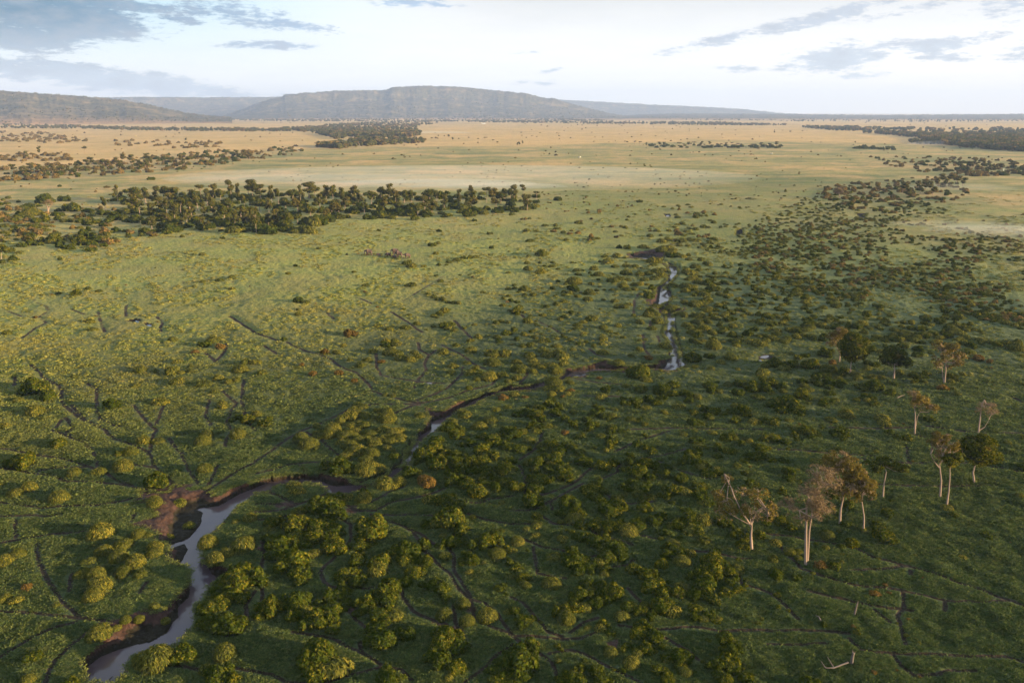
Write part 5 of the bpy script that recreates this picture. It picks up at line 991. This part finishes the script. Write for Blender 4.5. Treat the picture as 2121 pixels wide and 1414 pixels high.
for grp, lst in bygroup.items():
    items = []
    for (x, yt, wc, yb, kinds, _, phrase, hmax) in lst:
        b0 = G(x, yb); h_ = Vp(x, yt, b0[1])[2]; h_ = min(max(h_, hmax * .42), hmax)
        k_ = kinds[rt.randint(len(kinds))]; cw = wc / FPX * depth_at(b0[1])
        if wc * 4 <= 50 and len(kinds) > 2 and h_ > 10 and rt.rand() < .3: k_ = 3
        if k_ == 3: cw = max(cw, h_ * .8)
        items.append((x, yb, b0, h_, cw, k_))
    # rows by distance, then place from the left: a label for each
    items.sort(key=lambda q: -q[1]); nrow = max(1, int(round(len(items) / 15.0))); rows = np.array_split(np.arange(len(items)), nrow)
    for ri, row in enumerate(rows):
        r_ = sorted([items[q] for q in row], key=lambda q: q[0])
        for ci_, (x, yb, b0, h_, cw, k_) in enumerate(r_):
            rowt = '' if nrow == 1 else (', front row' if ri == 0 else (', back row' if ri == nrow - 1 else ', %s row back' % ORD[ri]))
            lab = '%s tree %s%s, %s' % (ADJ[k_], lst[0][6], rowt, (ORD[ci_] + ' from left') if ci_ < len(r_) - 1 and ci_ < 20 else ('%d from left' % (ci_ + 1) if ci_ < len(r_) - 1 else 'last on right'))
            if ci_ >= 20 and ci_ < len(r_) - 1: lab = '%s tree %s%s, %s from right' % (ADJ[k_], lst[0][6], rowt, ORD[len(r_) - 1 - ci_])
            root = obj('tree', None); b0[2] = gz(b0[0], b0[1]) - .1 if hypot(b0[0], b0[1]) < 4000 else 0; root.location = b0
            w_ = max(cw / (1.0 if k_ == 3 else .62), h_ * .6) * 1.1; w_ = min(w_, h_ * 1.7)
            root.scale = (w_, w_, h_); root.rotation_euler = (0, 0, rt.uniform(0, 6.28)); tag(root, lab, 'tree', grp)
            obj('trunk', KT[k_][0], root); obj('crown', KT[k_][1], root); n_tree += 1
print('trees', n_tree)

# --- far woods that read as one mass
WOODS = [([(0, 258), (200, 262), (300, 266), (530, 268), (700, 268), (700, 272), (530, 273), (300, 271), (200, 268), (0, 266)], 700, 10),
         ([(640, 262), (760, 255), (900, 252), (910, 256), (860, 262), (872, 280), (840, 288), (760, 286), (700, 290), (650, 276), (560, 270)], 1250, 12),
         ([(655, 305), (700, 296), (760, 288), (880, 291), (880, 296), (780, 302), (700, 309)], 350, 11),
         ([(1655, 264), (1740, 264), (1900, 268), (2180, 268), (2180, 316), (2070, 312), (1990, 305), (1930, 296), (1900, 286), (1820, 278), (1740, 272)], 1900, 13),
         ([(1882, 294), (1930, 290), (1990, 294), (1990, 300), (1890, 298)], 90, 9),
         ([(420, 243), (560, 242), (700, 240), (860, 239), (960, 243), (1100, 244), (1300, 252), (1500, 255), (1640, 260), (1500, 260), (1300, 258), (1100, 256), (960, 253), (800, 252), (600, 252), (480, 250)], 2300, 12),
         ([(1300, 241), (1600, 240), (2180, 244), (2180, 252), (1900, 253), (1600, 252), (1400, 250)], 700, 11),
         ([(-40, 222), (60, 227), (110, 229), (60, 231), (-40, 231)], 60, 9)]
WP = []; WS = []
rw = np.random.RandomState(11)
for P, n, h_ in WOODS:
    P = np.array(P, float); lo = P.min(0); hi = P.max(0); got = 0; tries = 0
    while got < n and tries < n * 60:
        tries += 1; x, y = rw.uniform(lo[0], hi[0]), rw.uniform(lo[1], hi[1])
        if not poly_in(P, x, y): continue
        g = G(x, max(y, 237.5))
        if fbm(g[0], g[1], 420.0, 3, 2) < .44 and rw.rand() < .85: continue
        WP.append((g[0], g[1], 0)); WS.append(h_ * rw.uniform(.6, 1.15)); got += 1
# scrub and small trees on the escarpment
def on_ridge(R_, n, smin, smax, h_):
    Vv, S_ = R_; ni, nj = Vv.shape[:2]
    for q in range(n):
        a = rw.uniform(0, ni - 1.01); s_ = rw.uniform(smin, smax); j_ = min(int(np.searchsorted(S_, s_)), nj - 1); i_ = int(a); f = a - i_
        p = Vv[i_, j_] * (1 - f) + Vv[i_ + 1, j_] * f
        if p[2] < 4: continue
        if s_ < .9 and fbm(p[0], p[1], 420.0, 2, 3) < .45: continue
        WP.append((p[0], p[1], p[2] - 1)); WS.append(h_ * rw.uniform(.5, 1.1))
on_ridge(R_mesa, 1500, .05, 1.0, 11); on_ridge(R_mesa, 420, .985, 1.02, 10); on_ridge(R_left, 900, .1, 1.0, 9); on_ridge(R_left, 260, .97, 1.03, 8)
on_ridge(R_back, 500, .2, 1.03, 13); on_ridge(R_right, 400, .3, 1.03, 14); on_ridge(R_low, 900, .3, 1.03, 9)
WP = np.array(WP); WS = np.array(WS)
def blob_mesh(seed, m_):
    rs = np.random.RandomState(seed); lobes = [(rs.uniform(-.3, .3), rs.uniform(-.3, .3), rs.uniform(.35, .8), .3, .3, .25) for _ in range(5)] + [(0, 0, .35, .42, .42, .34)]
    b = MB(); 
    for l in lobes: b.ball(l[:3], np.array(l[3:6]) * .9, 1, 6, 5, .15, rs, zmin=-.05)
    P, N = shell_pts(rs, lobes, 90, 0, .8, .1); V_, F_ = quads(P, unit(N + rs.normal(size=N.shape) * .5), .13, .10, rs); b.add(V_, F_, 0)
    return b.mesh('woodland_tree', [m_, m_])
wk = [blob_mesh(50 + q, m_) for q, m_ in enumerate([M_far, M_far, M_scrub, M_far])]
scatter('woodland', wk, WP, np.stack([WS * rw.uniform(.9, 1.7, len(WS)), WS * rw.uniform(.9, 1.7, len(WS)), WS], 1), rw.uniform(0, 6.28, len(WS)), rw.randint(0, 4, len(WS)),
        'dark far-off woods along the foot of the hills and on the slopes')
# ------------------------------------------------------------------ elephants
m_ele = plain('red_dusty_hide', (0.085, 0.052, 0.042), .9); m_tusk = plain('ivory', (0.7, 0.65, 0.52), .5)
def elephant_mesh(name, seed, headup=0.0):
    """one continuous hide grown over a skeleton; faces +X, 3 m at the shoulder"""
    v = [(-.2, 0, 2.05), (.75, 0, 2.15), (-1.15, 0, 2.0), (1.45, 0, 2.35 + headup), (1.95, 0, 2.35 + headup), (2.3, 0, 1.85 + headup), (2.42, 0, 1.15), (2.35, 0, .55), (2.5, 0, .25)]
    r_ = [1.0, .92, .82, .62, .5, .30, .20, .13, .09]; e = [(0, 1), (0, 2), (1, 3), (3, 4), (4, 5), (5, 6), (6, 7), (7, 8)]
    for sx_, top, sw in ((.95, 1, 1), (-1.15, 2, -1)):
        for sy_ in (-1, 1):
            k_ = len(v); st = .22 * sy_ * sw
            v += [(sx_, .48 * sy_, 1.3), (sx_ + st, .5 * sy_, .65), (sx_ + st * .6, .5 * sy_, .08)]; r_ += [.36, .25, .24]; e += [(top, k_), (k_, k_ + 1), (k_ + 1, k_ + 2)]
    k_ = len(v); v += [(-1.85, 0, 1.8), (-2.0, 0, 1.15), (-2.0, 0, .8)]; r_ += [.16, .06, .04]; e += [(2, k_), (k_, k_ + 1), (k_ + 1, k_ + 2)]
    me = bpy.data.meshes.new(name); me.from_pydata(v, e, []); o = bpy.data.objects.new('tmp', me); COL.objects.link(o)
    md = o.modifiers.new('s', 'SKIN'); md.use_smooth_shade = True
    for q, sv in enumerate(me.skin_vertices[0].data): sv.radius = (r_[q], r_[q]); sv.use_root = (q == 0)
    o.modifiers.new('d', 'SUBSURF').levels = 2
    dg = bpy.context.evaluated_depsgraph_get(); m2 = bpy.data.meshes.new_from_object(o.evaluated_get(dg)); m2.name = name; m2.materials.clear(); m2.materials.append(m_ele)
    bpy.data.objects.remove(o); return m2
em = elephant_mesh('elephant', 1)
def ear_mesh(s):
    th = np.linspace(0, 2 * pi, 14, endpoint=False); P = np.array([[-.1 - .55 * (.5 - .5 * cos(a)) * 1.0, s * (.0 + .28 * (.5 - .5 * cos(a))), -.15 + .72 * sin(a)] for a in th])
    V_ = np.concatenate([P, P + [0, s * .05, 0]]); n = 14; F4 = np.array([[i_, (i_ + 1) % n, n + (i_ + 1) % n, n + i_] for i_ in range(n)])
    c0 = len(V_); V_ = np.concatenate([V_, [P.mean(0)], [P.mean(0) + [0, s * .08, 0]]]); F3 = np.array([[i_, (i_ + 1) % n, c0] for i_ in range(n)] + [[n + i_, n + (i_ + 1) % n, c0 + 1] for i_ in range(n)])
    return new_mesh('ear', V_, [F3, F4], m_ele, smooth=True)
ears = [ear_mesh(-1), ear_mesh(1)]
def tusk_mesh(s):
    b = MB(); b.tube([[2.1, .2 * s, 1.85], [2.5, .28 * s, 1.45], [2.85, .26 * s, 1.45]], [.07, .055, .02], 6); return b.mesh('tusk', [m_tusk], True)
tusks = [tusk_mesh(-1), tusk_mesh(1)]
EL = [(938, 682, 1.15, 178, 'lone leading elephant walking left ahead of the herd', True), (1018, 692, .62, 170, 'smallest elephant calf walking alone behind the leader', False), (1100, 695, .85, 185, 'young elephant walking behind the calf', False),
      (1157, 680, 1.15, 175, 'large elephant at the back of the close group', True), (1148, 706, .72, 160, 'calf pressed in front of the close group', False), (1188, 699, 1.1, 172, 'large elephant in the middle of the close group', True), (1256, 710, 1.0, 200, 'last elephant on the right end of the herd', True)]
for (x, y, s, rz, lab, tk) in EL:
    g = G(*px('M', x, y + 10)); root = obj('elephant', em, loc=(g[0], g[1], gz(g[0], g[1]) - .15)); root.scale = (s,) * 3; root.rotation_euler = (0, 0, radians(rz)); tag(root, lab, 'elephant', 'elephants crossing the meadow')
    for q in (0, 1):
        e_ = obj('ear', ears[q], root, (1.5, -.5 if q == 0 else .5, 2.35))
        if tk: obj('tusk', tusks[q], root)
# ------------------------------------------------------------------ dead wood
m_dead = plain('weathered_grey_wood', (0.11, 0.085, 0.072), .9)
def W3(t_, x, y, z=0.0): return G(*px(t_, x, y), z)
def log_obj(name, label, cat, pts, rad, extra=()):
    base = np.array(pts[0]); b = MB(); b.tube(np.array(pts) - base, rad, 9)
    for (p, r_) in extra: b.tube(np.array(p) - base, r_, 6)
    o = obj(name, b.mesh(name, [m_dead], True), loc=base); tag(o, label, cat); return o
a, b_, c, d = W3('D', 665, 1238, .9), W3('D', 600, 1262, .6), W3('D', 545, 1285, .5), W3('D', 475, 1285, .5)
log_obj('fallen_log', 'pale fallen trunk lying in the grass at bottom right', 'log', [a, b_, c, d], [.15, .13, .11, .06], [([c, (c + d) / 2 + [0, 1.2, 1.0]], [.1, .03]), ([d, d + [-.4, .9, .5]], [.09, .03])])
s0 = W3('D', 690, 1255); s1 = s0 + [0.1, 0, 2.0]
log_obj('tree_stump', 'broken upright grey stump beside the fallen trunk', 'stump', [s0 - [0, 0, .3], s0 + [0, 0, 1.2], s1], [.27, .22, .16], [([s1 - [.1, 0, .3], s1 + [-.15, .1, .5]], [.12, .03]), ([s1 + [.1, 0, -.3], s1 + [.2, 0, .3]], [.1, .03])])
s0 = W3('D', 713, 850); log_obj('tree_snag', 'short leaning white snag standing alone in the right grass', 'stump', [s0 - [0, 0, .3], s0 + [.1, 0, 1.0], s0 + [.3, .1, 2.2], s0 + [.4, .1, 2.7]], [.17, .16, .11, .04])
a, b_ = W3('D', 435, 892, .5), W3('D', 392, 850, .9); log_obj('fallen_branch', 'thin grey branch lying left of the white snag', 'branch', [a, (a + b_) / 2 + [.1, 0, .2], b_], [.13, .10, .04])
a, b_ = W3('A', 905, 1385, WL + .1), W3('A', 930, 1368, WL + .2); log_obj('sunken_snag', 'small dark snag poking out of the river at bottom left', 'branch', [a, (a + b_) / 2 + [0, 0, .2], b_], [.12, .14, .05], [([a, a + [.5, .3, .5]], [.08, .03])])
a, b_ = W3('H', 1070, 462, .7), W3('H', 1130, 440, .9); log_obj('fallen_branch', 'pale orange-lit branch lying beside the V-stemmed tree', 'branch', [a, (a + b_) / 2 + [0, 0, .15], b_], [.16, .13, .05])
# ------------------------------------------------------------------ aircraft on the far strip, field vehicles, pale post
m_wh = plain('white_aircraft_paint', (.86, .86, .84), .35); m_gl = plain('dark_glass', (.04, .05, .06), .2); m_ty = plain('black_rubber', (.03, .03, .03), .8); m_tan = plain('pale_vehicle_paint', (.72, .70, .64), .5)
g = G(*px('R', 1888, 350)); air = obj('airliner', None, loc=(g[0], g[1], 0)); air.rotation_euler = (0, 0, radians(3)); tag(air, 'white aircraft parked on the straw plain below the escarpment', 'aircraft')
b = MB(); xs_ = np.linspace(-15, 15, 13); b.tube([[x, 0, 4.2 + (0 if x > -9 else (-9 - x) * .18)] for x in xs_], [.25, .8, 1.3, 1.6, 1.8, 1.8, 1.8, 1.8, 1.8, 1.75, 1.55, 1.05, .3], 12); obj('fuselage', b.mesh('fuselage', [m_wh], True), air)
for s in (-1, 1):
    b = MB(); P = np.array([[2.5, s * 1.4, 3.4], [-2.5, s * 1.4, 3.4], [-4.5, s * 15, 4.4], [-2.8, s * 15, 4.4]]); V_ = np.concatenate([P, P + [0, 0, .35]]); b.add(V_, [[0, 1, 2, 3], [4, 5, 6, 7], [0, 1, 5, 4], [1, 2, 6, 5], [2, 3, 7, 6], [3, 0, 4, 7]]); obj('wing', b.mesh('wing', [m_wh]), air)
    b = MB(); b.tube([[2.6, s * 5, 2.7], [-.6, s * 5, 2.7]], [.85, .7], 10); obj('engine', b.mesh('engine', [m_wh], True), air)
    b = MB(); P = np.array([[-12, s * .4, 6.2], [-14.2, s * .4, 6.2], [-15, s * 5, 6.6], [-14, s * 5, 6.6]]); V_ = np.concatenate([P, P + [0, 0, .25]]); b.add(V_, [[0, 1, 2, 3], [4, 5, 6, 7], [0, 1, 5, 4], [1, 2, 6, 5], [2, 3, 7, 6], [3, 0, 4, 7]]); obj('tailplane', b.mesh('tailplane', [m_wh]), air)
    b = MB(); b.tube([[-1, s * 2.2, .5], [-1, s * 2.7, .5]], [.5, .5], 10); b.tube([[-1, s * 2.2, .6], [-1, s * 1.5, 3.2]], [.15, .15], 6); obj('landing_wheel', b.mesh('landing_wheel', [m_ty]), air)
b = MB(); P = np.array([[-10.5, -.2, 5.6], [-14.8, -.2, 6.2], [-16.2, -.2, 11.5], [-14.4, -.2, 11.5]]); V_ = np.concatenate([P, P + [0, .4, 0]]); b.add(V_, [[0, 1, 2, 3], [4, 5, 6, 7], [0, 1, 5, 4], [1, 2, 6, 5], [2, 3, 7, 6], [3, 0, 4, 7]]); obj('tail_fin', b.mesh('tail_fin', [m_wh]), air)
def car(label, x, y, t_, rz, m_):
    g = G(*px(t_, x, y)); root = obj('safari_vehicle', None, loc=(g[0], g[1], gz(g[0], g[1]))); root.rotation_euler = (0, 0, radians(rz)); tag(root, label, 'vehicle', 'vehicles on the far plain')
    b = MB(); b.box((0, 0, 1.0), (2.3, .9, .38)); b.box((-.5, 0, 1.75), (1.6, .85, .38)); b.box((-.5, 0, 2.2), (1.75, .92, .06)); b.box((1.75, 0, 1.42), (.5, .8, .06)); obj('body', b.mesh('body', [m_]), root)
    b = MB(); b.box((-.5, 0, 1.78), (1.615, .865, .24)); obj('windows', b.mesh('windows', [m_gl]), root)
    for wx in (-1.5, 1.45):
        for wy in (-.92, .92):
            b = MB(); b.tube([[wx, wy - .12, .45], [wx, wy + .12, .45]], [.45, .45], 12); obj('wheel', b.mesh('wheel', [m_ty]), root)
car('white vehicle on the meadow above the grove, centre', 562, 630, 'S', 15, m_tan)
car('pale vehicle right below the thin tree line', 28, 598, 'T', 170, m_tan)
car('sunlit yellowish vehicle on the far left straw plain', 1125, 452, 'Q', 40, plain('sunlit_yellow_paint', (.8, .6, .25), .6))  # pale vehicle; the sun it catches is put into its yellow colour
g = G(*px('T', 1947, 752)); b = MB(); b.tube([[0, 0, -.3], [0, 0, 5.5]], [.35, .3], 8); b.box((0, 0, 5.6), (.5, .5, .12)); o = obj('marker_post', b.mesh('marker_post', [m_wh]), loc=(g[0], g[1], 0)); tag(o, 'tall white post standing by the brown trees at far right', 'post')
# houses of a far camp at the foot of the escarpment
for q, (t_, x, y, lab) in enumerate([('S', 248, 290, 'tiny pale house at the foot of the escarpment, right of the mesa'), ('R', 318, 312, 'tiny pale house in the woods left of the mesa')]):
    g = G(*px(t_, x, y)); root = obj('house', None, loc=(g[0], g[1], 8 if q == 0 else 0)); tag(root, lab, 'house')
    b = MB(); b.box((0, 0, 3), (9, 5, 3.2)); obj('wall', b.mesh('wall', [m_tan]), root)
    b = MB(); V_ = np.array([[-10, -6, 6.2], [10, -6, 6.2], [10, 6, 6.2], [-10, 6, 6.2], [-8, 0, 9.5], [8, 0, 9.5]]); b.add(V_, [[0, 1, 5, 4], [2, 3, 4, 5]]); b.add(V_, [[0, 4, 3], [1, 2, 5]]); b.add(V_, [[0, 3, 2, 1]]); obj('roof', b.mesh('roof', [plain('rusty_tin', (.45, .25, .16), .7)]), root)

# ------------------------------------------------------------------ air: one even haze, and low morning mist lying on the meadow
def volmat(name, col, dens):
    m, t, out = mat(name); v = t.node('ShaderNodeVolumePrincipled'); v.inputs['Color'].default_value = (*col, 1); v.inputs['Density'].default_value = dens; v.inputs['Anisotropy'].default_value = 0.1
    t.l.new(v.outputs[0], out.inputs['Volume']); return m
b = MB(); b.box((0, 9000, 283), (17000, 13000, 323)); o = obj('haze', b.mesh('haze', [volmat('morning_haze', (.46, .61, 1.0), 0.000052)])); tag(o, kind='stuff')
def mist(x, y, hw, hd, hz, dens, rz=0):
    g = G(x, y); b = MB(); b.ball((0, 0, 0), (hw, hd, hz), 0, 32, 16)
    o = obj('mist', b.mesh('mist', [volmat('ground_mist', (.9, .92, .96), dens)], True), loc=(g[0], g[1], 1.0)); o.rotation_euler = (0, 0, radians(rz)); tag(o, kind='stuff', label='thin pale morning mist lying low over the grass')
mist(880, 383, 130, 45, 5, .0055, 4); mist(960, 366, 380, 210, 5, .0030); mist(1010, 388, 90, 28, 4, .0060); mist(720, 372, 230, 70, 4, .0022)
mist(2060, 478, 70, 16, 5, .0050, -25); mist(2110, 490, 60, 22, 6, .005, -20); mist(1990, 392, 60, 30, 5, .002); mist(2000, 299, 150, 60, 9, .0035); mist(890, 276, 170, 70, 8, .0015)
